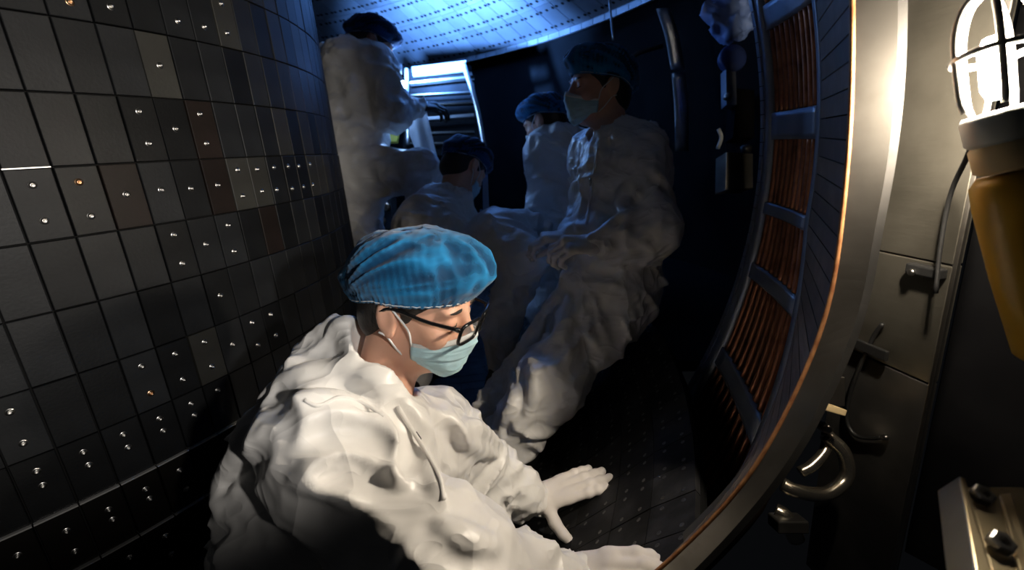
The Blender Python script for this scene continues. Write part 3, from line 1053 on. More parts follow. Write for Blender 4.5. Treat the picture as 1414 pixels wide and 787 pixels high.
    if mask_on:
        nu, nv = 49, 34
        G = []
        zt0, zb0 = -0.018, -0.122
        for j in range(nv):
            v = j / (nv - 1)
            row_ = []
            for i in range(nu):
                s_ = -1 + 2 * i / (nu - 1)
                psi = s_ * math.radians(84)
                zt = -0.016 - 0.026 * abs(math.sin(psi)) ** 1.3
                zb = -0.122 + 0.034 * abs(math.sin(psi)) ** 2.2
                z = zt + (zb - zt) * v
                a = np.interp(v, [0, .3, .6, .85, 1], [0.088, 0.093, 0.089, 0.082, 0.062])
                b = np.interp(v, [0, .3, .6, .85, 1], [0.069, 0.071, 0.068, 0.062, 0.052])
                x = 0.022 + a * math.cos(psi) ** 0.9
                y = b * math.sin(psi) + 0.0
                x += 0.014 * math.exp(-(psi / 0.4) ** 2) * math.exp(-((v - 0.12) / 0.3) ** 2)
                n_ = nrm((math.cos(psi), math.sin(psi), 0))
                saw = ((v * 4.0 + 0.05 * math.sin(3 * psi)) % 1.0)
                pleat = (0.0034 * saw - 0.0012) * (0.35 + 0.65 * math.cos(psi) ** 2) if 0.22 < v < 0.95 else 0
                p = np.array([x, y, z]) + n_ * (pleat + 0.0012 * vnoise(np.array([psi * 4, v * 6, 2.0])))
                row_.append(W(p))
            G.append(row_)
        G = np.array(G)
        o = MB().sheet(G[:, ::-1], 0.0012).build('face_mask', mask, parent, True)
        top = np.array([G[0] * (1 - q) + G[4] * q for q in (0, 0.33, 0.66, 1)])
        ctr = W((0.02, 0, -0.06))
        top = top + (top - ctr) * 0.012
        MB().sheet(top[:, ::-1], 0.0008).build('top_band', 'mask_white', o, True)
        for s_, ii in ((-1, 0), (1, nu - 1)):
            pts = spline([G[2][ii], W((0.03, 0.0795 * s_, -0.014)), W((0.004, 0.083 * s_, 0.012)), W((-0.012, 0.083 * s_, 0.028))], 12)
            MB().tube(pts, 0.0017, 6).build('ear_loop', 'mask_white', o, True)
            pts = spline([G[-4][ii], W((0.012, 0.072 * s_, -0.062)), W((-0.006, 0.082 * s_, -0.036)), W((-0.02, 0.086 * s_, -0.03))], 12)
            MB().tube(pts, 0.0017, 6).build('ear_loop', 'mask_white', o, True)
    if glasses:
        gl = None
        frm = MB()
        for s_ in (1, -1):
            pts = []
            for k in range(40):
                a = 2 * math.pi * k / 40
                sx = math.copysign(abs(math.cos(a)) ** 0.45, math.cos(a)) * 0.028
                sz = math.copysign(abs(math.sin(a)) ** 0.45, math.sin(a)) * 0.0195
                y = 0.0355 * s_ + sx
                pts.append(W((0.126 - 2.6 * y * y + 0.15 * sz, y, -0.006 + sz)))
            frm.tube(pts, 0.0029, 8, closed=True)
            if s_ == 1: L0 = pts
            else: R_ = pts
        frm.tube([W((0.1265, q, 0.0045 + 0.002 * (1 - (q / 0.008) ** 2))) for q in np.linspace(-0.009, 0.009, 5)], 0.0024, 6)
        gl = frm.build('glasses_frame', 'glass_black', parent, True)
        for pts in (L0, R_):
            cc = np.mean(pts, 0)
            MB().add([cc] + list(pts), [(0, 1 + k, 1 + (k + 1) % 40) for k in range(40)]).build('lens', 'lens', gl, True)
        for s_ in (1, -1):
            pts = spline([W((0.1160, 0.0630 * s_, 0.004)), W((0.106, 0.0715 * s_, 0.008)), W((0.06, 0.0785 * s_, 0.010)), W((0.0, 0.0825 * s_, 0.017)), W((-0.022, 0.084 * s_, 0.008))], 14)
            MB().tube(pts, [0.0030, 0.0042, 0.0042] + [0.0032] * 11, 6).build('temple', 'glass_black', gl, True)
    return head


# ---------------------------------------------------------------- gloved hand
def make_hand(parent, wrist, direction, back, left, curl=(0.1, 0.1, 0.1, 0.1), thumb=(0.9, 0.25), spread=1.0, scale=1.0, h=0.003, material='glove_white', fat=1.0):
    """direction: wrist to fingers, back: out of the back of the hand; left = True for a left hand"""
    d = nrm(direction)
    b = np.asarray(back, float)
    b = nrm(b - d * (b @ d))
    side = np.cross(b, d)               # to the left of the fingers seen from the back
    th_side = -side if left else side   # left hand palm down: thumb on its right
    M = np.stack([d, th_side, b]) * scale
    f = Field((-0.06, -0.08, -0.11), (0.22, 0.13, 0.05), h)
    f.cone((-0.05, 0, 0), (0.015, 0, 0), 0.027, 0.028, k=0.02, flat=((0, 0, 1), 0.75), fold=(0.0016, 0.014, 0.1))
    f.cone((0.02, 0.014, 0), (0.085, 0.020, 0), 0.026, 0.022, k=0.02, flat=((0, 0, 1), 0.62))
    f.cone((0.02, -0.014, 0), (0.08, -0.022, -0.002), 0.026, 0.020, k=0.02, flat=((0, 0, 1), 0.62))
    lens = [(0.043, 0.026, 0.022), (0.048, 0.030, 0.024), (0.044, 0.028, 0.023), (0.034, 0.021, 0.020)]
    base = [(0.092, 0.030), (0.097, 0.010), (0.092, -0.011), (0.082, -0.030)]
    ang = [0.10, 0.02, -0.08, -0.2]
    for i in range(4):
        p = np.array([base[i][0] - 0.012, base[i][1], 0.0])
        a = ang[i] * spread
        c = curl[i]
        tot = 0
        r = [0.0098, 0.0102, 0.0098, 0.0088][i] * fat
        for j, L in enumerate(lens[i]):
            tot += c * (0.9 if j == 0 else 1.1)
            dv = np.array([math.cos(tot) * math.cos(a), math.cos(tot) * math.sin(a), -math.sin(tot)])
            q = p + dv * (L + (0.012 if j == 0 else 0))
            f.cone(p, q, r, r * 0.93, k=0.006)
            f.ell(q, (r * 1.02,) * 3, k=0.004)
            p, r = q, r * 0.92
    p = np.array([0.022, 0.024, -0.006])
    a, dn = thumb
    for j, (L, r) in enumerate(((0.045, 0.0175), (0.034, 0.0125 * fat), (0.028, 0.0108 * fat))):
        aa = a - 0.18 * j
        dv = nrm((math.cos(aa), math.sin(aa), -dn))
        q = p + dv * L
        f.cone(p, q, r, r * 0.86, k=0.012 if j == 0 else 0.006)
        p = q
    return f.build('glove', material, parent, (wrist, M))


# ---------------------------------------------------------------- the workers
def coverall(parent, prims, h, material, name='coverall', creases=None):
    pts = []
    for q in prims:
        if q[0] in ('cone', 'cut'):
            r = max(q[3], q[4])
            pts += [np.asarray(q[1]) - r, np.asarray(q[1]) + r, np.asarray(q[2]) - r, np.asarray(q[2]) + r]
        else:
            r = max(q[2])
            pts += [np.asarray(q[1]) - r, np.asarray(q[1]) + r]
    lo, hi = np.min(pts, 0) - 0.04, np.max(pts, 0) + 0.04
    f = Field(lo, hi, h)
    for n, q in enumerate(prims):
        kw = dict(q[-1]) if isinstance(q[-1], dict) else {}
        if q[0] == 'cone':
            f.cone(q[1], q[2], q[3], q[4], seed=n * 1.37, **kw)
        elif q[0] == 'ell':
            f.ell(q[1], q[2], seed=n * 1.37, **kw)
        elif q[0] == 'cut':
            f.cone(q[1], q[2], q[3], q[4], op='sub', **kw)
    if creases:
        V, Q = f.mesh()
        bv = BVHTree.FromPolygons([tuple(v) for v in V], [tuple(int(k) for k in q) for q in Q])
        for pxs, r, hgt in creases:
            hgt *= 1.05 if hgt > 0 else 0.6
            r *= 0.85 if hgt > 0 else 1.15
            pts = []
            for x, y in pxs:
                loc, n, i, d = bv.ray_cast(Vector(CAM), Vector(ray(x, y)).normalized())
                if loc is None: continue
                n = np.array(n)
                if n @ ray(x, y) > 0: n = -n
                pts.append((np.array(loc), n))
            if len(pts) < 2: continue
            C_ = spline([p - n * (r - hgt) if hgt > 0 else p + n * (r + hgt) for p, n in pts], 4 * len(pts))
            m_ = len(C_)
            for i in range(m_ - 1):
                t0, t1 = i / (m_ - 1), (i + 1) / (m_ - 1)
                taper = lambda t: 0.45 + 0.55 * math.sin(math.pi * min(1, max(0, t))) ** 0.6
                f.cone(C_[i], C_[i + 1], r * taper(t0), r * taper(t1), k=0.015 if hgt > 0 else 0.016, op='add' if hgt > 0 else 'sub')
    return f.build(name, material, parent)


F1 = dict(fold=(0.011, 0.085, 0.28), k=0.035)
F2 = dict(fold=(0.007, 0.05, 0.22), k=0.035)
FC = dict(fold=(0.0035, 0.016, 0.1), k=0.015)

def floor_z(p):
    R = math.hypot(p[0] - AX[0], p[1] - AX[1])
    return float(np.interp(R, [q[0] for q in floor_prof], [q[1] for q in floor_prof]))


def shoe(parent, p, d, z=None):
    p = np.array(p, float)
    z = floor_z(p) if z is None else z
    d = nrm([d[0], d[1], 0])
    f = Field(np.array([p[0], p[1], z]) - 0.24, np.array([p[0], p[1], z]) + 0.24, 0.007)
    b = np.array([p[0], p[1], z + 0.036])
    f.cone(b - d * 0.06, b + d * 0.13, 0.038, 0.034, k=0.02)
    f.cone(b - d * 0.04, b - d * 0.03 + np.array([0, 0, 0.06]), 0.04, 0.042, k=0.03)
    return f.build('shoe', 'black_rubber', parent)


def down(p, dz=0.05):
    q = np.array(p, float)
    q[2] = floor_z(q) + dz
    return q


# --- worker in front: crouching, blue cap, glasses, mask, both hands on the floor tiles
w1 = empty('person', tor(1.95, math.radians(-33), -0.04), 'crouching worker in white coverall, blue cap, glasses and mask, hands on floor tiles', 'person')
hc = A(588, 437, 0.79)
neckb = A(520, 568, 0.80)
shR, elR, wrR = A(446, 612, 0.72), A(604, 786, 0.665), A(775, 796, 0.772)
shL, elL, wrL = A(598, 604, 0.93), A(672, 652, 1.10), A(741, 690, 1.17)
pel, mid, upb = A(440, 880, 0.88), A(438, 735, 0.86), A(462, 618, 0.85)
fwdT = nrm(np.cross(shL - shR, [0, 0, 1]))
prims = [
    ('cone', pel, mid, 0.16, 0.158, F1), ('cone', mid, upb, 0.158, 0.125, F1),
    ('cone', upb, A(540, 640, 0.88), 0.10, 0.09, F1),
    ('cone', A(470, 760, 0.88), A(560, 660, 0.90), 0.13, 0.085, F1),
    ('cone', shR, shL, 0.088, 0.085, dict(fold=(0.006, 0.08, 0.25), k=0.06)),
    ('cone', upb, neckb, 0.09, 0.07, dict(k=0.05)),
    # near sleeve
    ('cone', shR, elR, 0.094, 0.098, dict(fold=(0.007, 0.11, 0.35), k=0.05)),
    ('cone', elR, A(735, 796, 0.765), 0.098, 0.062, dict(fold=(0.006, 0.085, 0.3), k=0.05)),
    ('cone', A(725, 786, 0.765), wrR, 0.060, 0.034, dict(fold=(0.004, 0.03, 0.2), k=0.02)),
    ('cone', wrR, A(794, 797, 0.79), 0.038, 0.036, FC),
    # far sleeve
    ('cone', shL, elL, 0.088, 0.074, dict(fold=(0.008, 0.07, 0.3), k=0.045)),
    ('cone', elL, A(716, 680, 1.15), 0.074, 0.062, dict(fold=(0.006, 0.06, 0.25), k=0.03)),
    ('cone', A(716, 680, 1.15), wrL, 0.060, 0.036, dict(fold=(0.004, 0.03, 0.2), k=0.02)),
    ('cone', wrL, A(747, 692, 1.178), 0.036, 0.035, FC),
    # hood lying on the shoulders, collar
    ('ell', A(448, 520, 0.83), (0.075, 0.095, 0.062), dict(fold=(0.006, 0.06, 0.4), k=0.04)),
    ('cone', A(470, 480, 0.84), A(415, 560, 0.80), 0.052, 0.06, dict(fold=(0.005, 0.05, 0.3), k=0.04)),
    ('cone', A(484, 462, 0.80), A(520, 530, 0.745), 0.036, 0.034, dict(k=0.03, fold=(0.002, 0.05, 0.2))),
    ('cone', A(520, 530, 0.745), A(566, 590, 0.755), 0.034, 0.026, dict(k=0.03, fold=(0.002, 0.05, 0.2))),
    ('cone', A(566, 590, 0.755), A(612, 585, 0.86), 0.028, 0.03, dict(k=0.03)),
    # thighs
    ('cone', pel, A(650, 715, 1.06), 0.13, 0.075, F1),
    ('cone', A(650, 715, 1.06), A(600, 850, 1.05), 0.08, 0.07, F2),
    ('cone', pel, A(640, 960, 0.78), 0.13, 0.09, F1),
    ('cone', A(402, 610, 0.82), A(380, 745, 0.85), 0.08, 0.095, F1),
    # room for the neck
    ('cut', A(527, 545, 0.80), A(548, 450, 0.80), 0.056, 0.074, dict(k=0.012)),
]
K = lambda L: [(280 + x / 2.28, 487 + y / 2.28) for x, y in L]
crease1 = [
    (K([(300, 240), (420, 188), (520, 200), (590, 270), (625, 340)]), 0.022, 0.010),
    (K([(335, 352), (450, 325), (560, 345), (630, 410)]), 0.020, 0.010),
    (K([(290, 405), (400, 415), (500, 455)]), 0.022, 0.009),
    (K([(320, 300), (420, 262), (520, 280), (585, 330)]), 0.016, -0.008),
    (K([(380, 385), (480, 385), (560, 420)]), 0.014, -0.006),
    (K([(740, 545), (800, 570), (860, 590), (930, 610)]), 0.014, 0.006),
    (K([(650, 250), (690, 330), (735, 410), (752, 470)]), 0.014, 0.008),
    (K([(672, 240), (715, 320), (765, 420)]), 0.010, -0.007),
    (K([(735, 130), (785, 225), (850, 290), (930, 320)]), 0.018, 0.009),
    (K([(720, 190), (770, 270), (810, 350)]), 0.013, -0.008),
    (K([(800, 250), (870, 240), (940, 290)]), 0.016, 0.008),
    (K([(962, 285), (978, 350), (945, 420), (915, 450)]), 0.010, -0.010),
    (K([(1000, 330), (985, 390), (960, 440)]), 0.010, 0.006),
    (K([(1010, 400), (985, 420), (950, 430)]), 0.006, -0.005),
    (K([(1030, 380), (1000, 395), (970, 400)]), 0.006, -0.005),
    (K([(225, 100), (320, 62), (420, 50), (470, 40)]), 0.018, 0.008),
    (K([(215, 135), (300, 118), (400, 110), (480, 135), (540, 165)]), 0.013, -0.010),
    (K([(250, 175), (330, 150), (430, 150), (520, 180)]), 0.016, 0.008),
    (K([(215, 140), (245, 200), (255, 270)]), 0.014, -0.010),
    (K([(150, 190), (120, 290), (70, 400), (45, 500)]), 0.020, 0.009),
    (K([(200, 230), (170, 330), (120, 430)]), 0.016, -0.009),
    (K([(600, 170), (640, 220), (650, 300), (640, 370)]), 0.012, -0.009),
]
cov1 = coverall(w1, prims, 0.0052, 'satin_white', creases=crease1)
M1 = frame(camdir(0.945, -0.25, 0.22), np.array([0.0, 0.02, 1.0]))
H1 = 0.96
hc = A(532, 440, 0.735) - np.array([-0.012, -0.082, -0.004]) @ (M1 * H1)
make_head(w1, hc, M1, H1, A(516, 590, 0.81), 0.0026, glasses=True, capscale=1.06)
floor_n = nrm(np.array([-0.55, 0.25, 0.8]))
make_hand(w1, A(741, 690, 1.168), A(838, 652, 1.155) - A(741, 690, 1.168), camdir(-0.30, 0.72, 0.62), True, (0.06, 0.06, 0.07, 0.10), (1.4, 0.02), 0.3, 0.97, fat=1.25)
make_hand(w1, A(786, 798, 0.80), A(888, 780, 0.745) - A(786, 798, 0.80), camdir(-0.30, 0.80, 0.5), False, (0.40, 0.42, 0.43, 0.42), (0.30, 0.4), 0.25, 0.92, fat=1.35)
BV = {}


def surf(ob, x, y):
    """where the sight line through pixel (x, y) meets the cloth, and the normal there"""
    if ob.name not in BV:
        V, Q = o_v[ob.name]
        BV[ob.name] = BVHTree.FromPolygons([tuple(v) for v in V], [tuple(int(k) for k in q) for q in Q])
    loc, n, i, d = BV[ob.name].ray_cast(Vector(CAM), Vector(ray(x, y)).normalized())
    if loc is None: return None, None
    n = np.array(n)
    if n @ ray(x, y) > 0: n = -n
    return np.array(loc), n


def sewn(ob, pxs, r, name, material, n=24, lift=0.0, label=None):
    P = [surf(ob, x, y) for x, y in pxs]
    P = [p + q * lift for p, q in P if p is not None]
    if len(P) < 2: return None
    return MB().tube(spline(P, n), r, 6).build(name, material, ob, True, label=label)


sewn(cov1, [(548, 560), (566, 590), (588, 625), (606, 660), (612, 690)], 0.0035, 'placket_seam', 'satin_seam', 20, 0.002)
sewn(cov1, [(572, 598), (578, 606)], 0.003, 'zip_slider', 'dark_steel', 4, 0.003, 'small dark metal zip')
sewn(cov1, [(420, 552), (440, 560), (470, 548), (500, 556), (530, 575)], 0.003, 'hood_seam', 'satin_seam', 20)

# --- worker standing in the shade on the right, fists closed
w5 = empty('person', tor(2.0, math.radians(5), -0.02), 'standing worker in white coverall with mask, half in shadow in front of the antenna', 'person')
D5 = 1.58
sh5n, el5n, wr5n = A(885, 222, 1.50), A(900, 318, 1.42), A(835, 338, 1.40)
sh5f, el5f, wr5f = A(818, 215, 1.74), A(812, 300, 1.70), A(782, 328, 1.60)
prims5 = [
    ('cone', A(862, 225, 1.62), A(850, 330, 1.60), 0.145, 0.15, F1), ('cone', A(850, 330, 1.60), A(845, 388, 1.58), 0.155, 0.165, F1),
    ('cone', sh5n, sh5f, 0.085, 0.085, dict(k=0.06, fold=(0.006, 0.08, 0.3))), ('cone', A(850, 215, 1.62), A(842, 180, 1.62), 0.09, 0.07, dict(k=0.05)),
    ('ell', A(885, 195, 1.66), (0.09, 0.08, 0.055), dict(k=0.04, fold=(0.005, 0.05, 0.3))),
    ('cone', sh5n, el5n, 0.085, 0.085, dict(k=0.045, fold=(0.007, 0.09, 0.35))), ('cone', el5n, wr5n, 0.085, 0.045, dict(k=0.04, fold=(0.005, 0.07, 0.3))),
    ('cone', wr5n, A(822, 338, 1.39), 0.04, 0.038, FC),
    ('cone', sh5f, el5f, 0.08, 0.075, dict(k=0.045, fold=(0.008, 0.07, 0.3))), ('cone', el5f, wr5f, 0.07, 0.04, dict(k=0.03, fold=(0.006, 0.05, 0.3))),
    ('cone', A(845, 386, 1.58), A(843, 396, 1.58), 0.168, 0.172, dict(k=0.02, fold=(0.005, 0.08, 0.3))), ('cone', A(850, 400, 1.58), A(838, 430, 1.57), 0.13, 0.13, dict(k=0.008, fold=(0.006, 0.08, 0.3))),
    ('cone', A(838, 430, 1.55), A(765, 520, 1.45), 0.12, 0.10, dict(k=0.02, fold=(0.011, 0.09, 0.4))),
    ('cone', A(765, 520, 1.45), A(708, 598, 1.46), 0.105, 0.082, dict(k=0.04, fold=(0.010, 0.075, 0.4))),
    ('cone', A(815, 430, 1.68), A(735, 510, 1.66), 0.115, 0.09, dict(k=0.04, fold=(0.009, 0.09, 0.4))),
    ('cone', A(735, 510, 1.66), A(676, 572, 1.66), 0.09, 0.075, dict(k=0.04, fold=(0.009, 0.07, 0.4))),
    ('cut', A(838, 200, 1.60), A(832, 140, 1.60), 0.062, 0.07, dict(k=0.012)),
]
K5 = lambda L: [(620 + x / 2.126, 250 + y / 2.126) for x, y in L]
crease5 = [
    (K5([(320, 310), (290, 390), (230, 470), (200, 540)]), 0.03, 0.014), (K5([(350, 330), (345, 420), (300, 470), (225, 500)]), 0.026, 0.013),
    (K5([(420, 340), (380, 390), (330, 410)]), 0.022, 0.012), (K5([(225, 520), (255, 600), (235, 680), (190, 740)]), 0.026, 0.014),
    (K5([(180, 560), (190, 640), (150, 720)]), 0.022, 0.012), (K5([(320, 350), (280, 430)]), 0.02, -0.012), (K5([(240, 500), (300, 510), (330, 490)]), 0.02, -0.012),
    (K5([(280, 560), (300, 640), (270, 690)]), 0.02, -0.010), (K5([(330, 250), (400, 265), (500, 270)]), 0.016, -0.010),
    (K5([(520, 10), (500, 70), (540, 120)]), 0.02, 0.010), (K5([(440, 150), (500, 110), (545, 90)]), 0.018, 0.010), (K5([(590, 20), (560, 90), (550, 160)]), 0.02, -0.010),
]
cov5 = coverall(w5, prims5, 0.0075, 'satin_white', creases=crease5)
M5 = frame(camdir(-0.94, -0.05, 0.22), np.array([0.0, 0.0, 1.0]))
make_head(w5, A(829, 122, 1.60), M5, 1.04, A(848, 205, 1.63), 0.0045)
make_hand(w5, A(822, 338, 1.385), camdir(-1, 0.0, 0.15), camdir(0.0, 0.75, 0.65), True, (0.75, 0.8, 0.8, 0.8), (0.4, 0.5), 0.4, 1.0, 0.004)
make_hand(w5, A(786, 328, 1.59), camdir(-1, 0.02, 0.2), camdir(0.0, 0.9, 0.4), False, (0.65, 0.7, 0.75, 0.8), (0.4, 0.5), 0.4, 1.0, 0.004)
sewn(cov5, [(826, 205), (822, 230), (818, 255), (814, 285), (810, 310)], 0.006, 'placket_seam', 'satin_white', 20)
sewn(cov5, [(816, 246), (817, 256)], 0.004, 'zip_slider', 'bolt_steel', 4, 0.004)
shoe(w5, A(706, 606, 1.46), (-0.7, -0.5))
shoe(w5, A(676, 582, 1.66), (-0.7, -0.5))

# --- worker with the torch, back turned, one knee raised
w2 = empty('person', tor(2.2, math.radians(38), -0.04), 'worker seen from behind in white coverall, knee raised, lit blue by torch', 'person')
sh2r, el2r, wr2r = A(522, 90, 2.32), A(545, 158, 2.28), A(578, 146, 2.42)
prims2 = [
    ('cone', A(490, 100, 2.42), A(488, 190, 2.38), 0.17, 0.165, F1), ('cone', A(488, 190, 2.38), A(490, 245, 2.36), 0.165, 0.16, F1),
    ('cone', A(462, 85, 2.52), sh2r, 0.10, 0.095, dict(k=0.06, fold=(0.006, 0.08, 0.3))), ('cone', A(500, 85, 2.42), A(508, 58, 2.42), 0.09, 0.07, dict(k=0.05)),
    ('cone', sh2r, el2r, 0.092, 0.08, dict(k=0.05, fold=(0.009, 0.08, 0.35))), ('cone', el2r, wr2r, 0.075, 0.045, dict(k=0.04, fold=(0.007, 0.06, 0.3))),
    ('cone', A(462, 95, 2.52), A(470, 170, 2.6), 0.085, 0.08, dict(k=0.05, fold=(0.009, 0.08, 0.35))),
    ('cone', A(490, 240, 2.36), A(580, 236, 2.26), 0.15, 0.105, dict(k=0.06, fold=(0.009, 0.1, 0.4))),
    ('cone', A(580, 236, 2.26), A(592, 320, 2.45), 0.10, 0.075, dict(k=0.04, fold=(0.008, 0.08, 0.4))),
    ('cone', A(488, 250, 2.40), A(500, 330, 2.40), 0.14, 0.10, dict(k=0.06, fold=(0.009, 0.09, 0.4))),
    ('cone', A(500, 330, 2.40), A(508, 420, 2.44), 0.10, 0.085, dict(k=0.04, fold=(0.009, 0.08, 0.4))),
    ('cone', A(508, 420, 2.44), down(A(508, 420, 2.44)), 0.085, 0.07, dict(k=0.03)),
]
coverall(w2, prims2, 0.010, 'satin_white')
shoe(w2, A(508, 420, 2.44), (0.5, 0.8))
step_z = A(592, 335, 2.45)[2] - 0.05
shoe(w2, A(592, 330, 2.45), (0.5, 0.8), step_z)
st_ = empty('step_block', down(A(592, 335, 2.45), 0.0), 'dark step block under the raised foot of the far worker', 'step')
pb = A(594, 335, 2.48)
MB().box((pb[0] + 0.02, pb[1] + 0.02, step_z - 0.015), (0.13, 0, 0), (0, 0.16, 0), (0, 0, 0.012)).build('tread', 'dark_steel', st_, bevel=0.003)
for sx in (-1, 1):
    for sy in (-1, 1):
        q = np.array([pb[0] + 0.02 + sx * 0.11, pb[1] + 0.02 + sy * 0.14, 0])
        fz = floor_z(q)
        MB().box((q[0], q[1], (fz + step_z - 0.027) / 2), (0.012, 0, 0), (0, 0.012, 0), (0, 0, (step_z - 0.027 - fz) / 2)).build('leg', 'dark_steel', st_)
M2 = frame(camdir(0.80, -0.30, -0.50), np.array([0.1, 0.1, 1.0]))
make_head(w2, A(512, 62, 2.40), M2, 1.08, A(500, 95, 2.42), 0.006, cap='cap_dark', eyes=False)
make_hand(w2, A(576, 147, 2.41), camdir(1, 0.1, -0.2), camdir(0.0, 0.7, 0.7), False, (0.5, 0.5, 0.55, 0.6), (0.5, 0.5), 0.4, 1.05, 0.005, 'black_rubber')

# --- worker crouching in the middle, seen from behind
w3 = empty('person', tor(2.0, math.radians(22), -0.04), 'worker squatting low with back turned, beyond the blue cap of the front worker', 'person')
prims3 = [
    ('cone', A(600, 390, 1.92), A(598, 320, 1.98), 0.17, 0.16, F1), ('cone', A(598, 320, 1.98), A(606, 290, 2.04), 0.155, 0.11, F1),
    ('cone', A(565, 315, 2.0), A(640, 305, 2.1), 0.075, 0.075, dict(k=0.06, fold=(0.005, 0.08, 0.3))),
    ('cone', A(595, 272, 2.02), A(640, 276, 2.06), 0.055, 0.05, dict(k=0.03, fold=(0.006, 0.05, 0.35))),
    ('cone', A(690, 322, 1.90), A(722, 362, 1.82), 0.115, 0.10, dict(k=0.012, fold=(0.008, 0.09, 0.4))),
    ('cone', A(690, 322, 1.92), A(735, 318, 1.98), 0.10, 0.085, dict(k=0.03, fold=(0.007, 0.09, 0.4))),
    ('cone', A(722, 362, 1.82), A(690, 450, 1.95), 0.085, 0.08, dict(k=0.04, fold=(0.007, 0.08, 0.4))),
    ('cone', A(600, 385, 1.95), A(680, 330, 1.94), 0.12, 0.10, dict(k=0.03)),
    ('cone', A(600, 400, 1.95), A(560, 470, 1.95), 0.13, 0.09, dict(k=0.03)),
    ('cone', A(560, 470, 1.95), down(A(570, 480, 2.0)), 0.09, 0.07, dict(k=0.03)),
    ('cone', A(690, 450, 1.95), down(A(690, 450, 1.95)), 0.08, 0.065, dict(k=0.03)),
]
coverall(w3, prims3, 0.009, 'satin_white')
shoe(w3, A(570, 480, 2.0), (0.4, 0.9))
shoe(w3, A(690, 450, 1.95), (0.7, 0.6))
M3 = frame(camdir(0.55, -0.5, -0.75), np.array([0.15, 0.25, 1.0]))
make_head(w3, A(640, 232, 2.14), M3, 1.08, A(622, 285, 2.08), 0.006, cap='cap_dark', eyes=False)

# --- worker in the dark behind the standing one
w4 = empty('person', tor(2.1, math.radians(16), -0.03), 'worker in dark behind the standing worker, only blue cap and shoulder catching light', 'person')
prims4 = [
    ('cone', A(772, 215, 2.34), A(775, 300, 2.30), 0.15, 0.16, F1), ('cone', A(775, 300, 2.30), A(770, 420, 2.27), 0.16, 0.15, F1),
    ('cone', A(748, 208, 2.27), A(800, 200, 2.46), 0.08, 0.085, dict(k=0.06, fold=(0.005, 0.08, 0.3))),
    ('cone', A(748, 208, 2.27), A(748, 290, 2.22), 0.075, 0.07, dict(k=0.05, fold=(0.007, 0.08, 0.3))),
    ('cone', A(770, 190, 2.36), A(760, 172, 2.36), 0.075, 0.06, dict(k=0.05)),
    ('cone', A(770, 420, 2.27), A(760, 520, 2.22), 0.14, 0.1, F1),
]
coverall(w4, prims4, 0.010, 'satin_white')
M4 = frame(camdir(-0.75, -0.25, -0.6), np.array([0.0, 0.1, 1.0]))
make_head(w4, A(752, 168, 2.36), M4, 1.05, A(768, 205, 2.36), 0.006, eyes=False)

# ---------------------------------------------------------------- caged hand lamp (upper right)
LD = 0.522
lampc = A(1368, 78, LD)
lamp_ax = nrm(A(1366, 10, LD) - A(1378, 150, LD))          # from handle up to the cage tip
lamp = empty('hand_lamp', A(1395, 330, LD), 'glaring caged hand lamp with yellow handle hanging at upper right', 'lamp')
LB = A(1378, 150, LD)                                      # lower end of the cage
bulb = MB().lathe(LB + lamp_ax * 0.012, lamp_ax, [(0, 0.008), (0.012, 0.013), (0.055, 0.013), (0.068, 0.008)], 10).build('bulb', 'bulb', lamp, True)
e1 = nrm(np.cross(lamp_ax, FWD))
e2 = np.cross(lamp_ax, e1)
CR = 0.034
CAGE0 = math.atan2(-FWD @ e2, -FWD @ e1) + math.pi / 5        # a gap of the cage faces the viewer
for k in range(5):
    a = 2 * math.pi * k / 5 + CAGE0
    dv = e1 * math.cos(a) + e2 * math.sin(a)
    pts = spline([LB + dv * 0.030, LB + lamp_ax * 0.02 + dv * CR, LB + lamp_ax * 0.085 + dv * CR, LB + lamp_ax * 0.122 + dv * 0.022, LB + lamp_ax * 0.135], 18)
    MB().tube(pts, 0.0036, 8).build('cage_wire', 'cage_wire', lamp, True)
for hgt, rr in ((0.062, CR + 0.001),):
    MB().tube([LB + lamp_ax * hgt + rr * (e1 * math.cos(q) + e2 * math.sin(q)) for q in np.linspace(0, 2 * math.pi, 32, endpoint=False)], 0.004, 8, closed=True).build('cage_ring', 'cage_wire', lamp, True)
HA = nrm(A(1378, 150, LD) - A(1440, 480, LD + 0.02))
MB().lathe(LB - HA * 0.004, HA, [(-0.036, 0.027), (-0.03, 0.033), (-0.004, 0.034), (0.002, 0.030)], 24).build('collar', 'lamp_grey', lamp, True, label='pale grey collar')
MB().lathe(LB - HA * 0.072, HA, [(0, 0.024), (0.004, 0.030), (0.030, 0.031), (0.036, 0.027)], 24).build('grip_ring', 'lamp_tan', lamp, True, label='tan ring below the cage')
MB().lathe(LB - HA * 0.30, HA, [(0, 0.018), (0.01, 0.026), (0.1, 0.033), (0.19, 0.037), (0.215, 0.036), (0.226, 0.028)], 24).build('handle', 'lamp_yellow', lamp, True, label='yellow handle')
MB().tube(spline([LB - HA * 0.30, LB - HA * 0.36, LB - HA * 0.45 + np.array([.03, .05, 0])], 10), 0.006, 8).build('cord', 'black_rubber', lamp, True)
MB().tube(spline([A(1352, 170, .56), A(1336, 215, .64), A(1312, 270, .71), A(1298, 345, .735), A(1292, 405, .74)], 20), 0.0035, 6).build('hanging_wire', 'black_rubber', lamp, True)

# ---------------------------------------------------------------- small things on the steel wall
def panel_pt(x, y, off=0.0):
    a, b = A(1170, 357, 0.93), A(1318, 357, 0.74)
    t = nrm([b[0] - a[0], b[1] - a[1], 0])
    n = np.array([t[1], -t[0], 0])
    d = ray(x, y)
    s_ = ((a - CAM) @ n) / (d @ n)
    return CAM + d * s_ + n * off, n, t


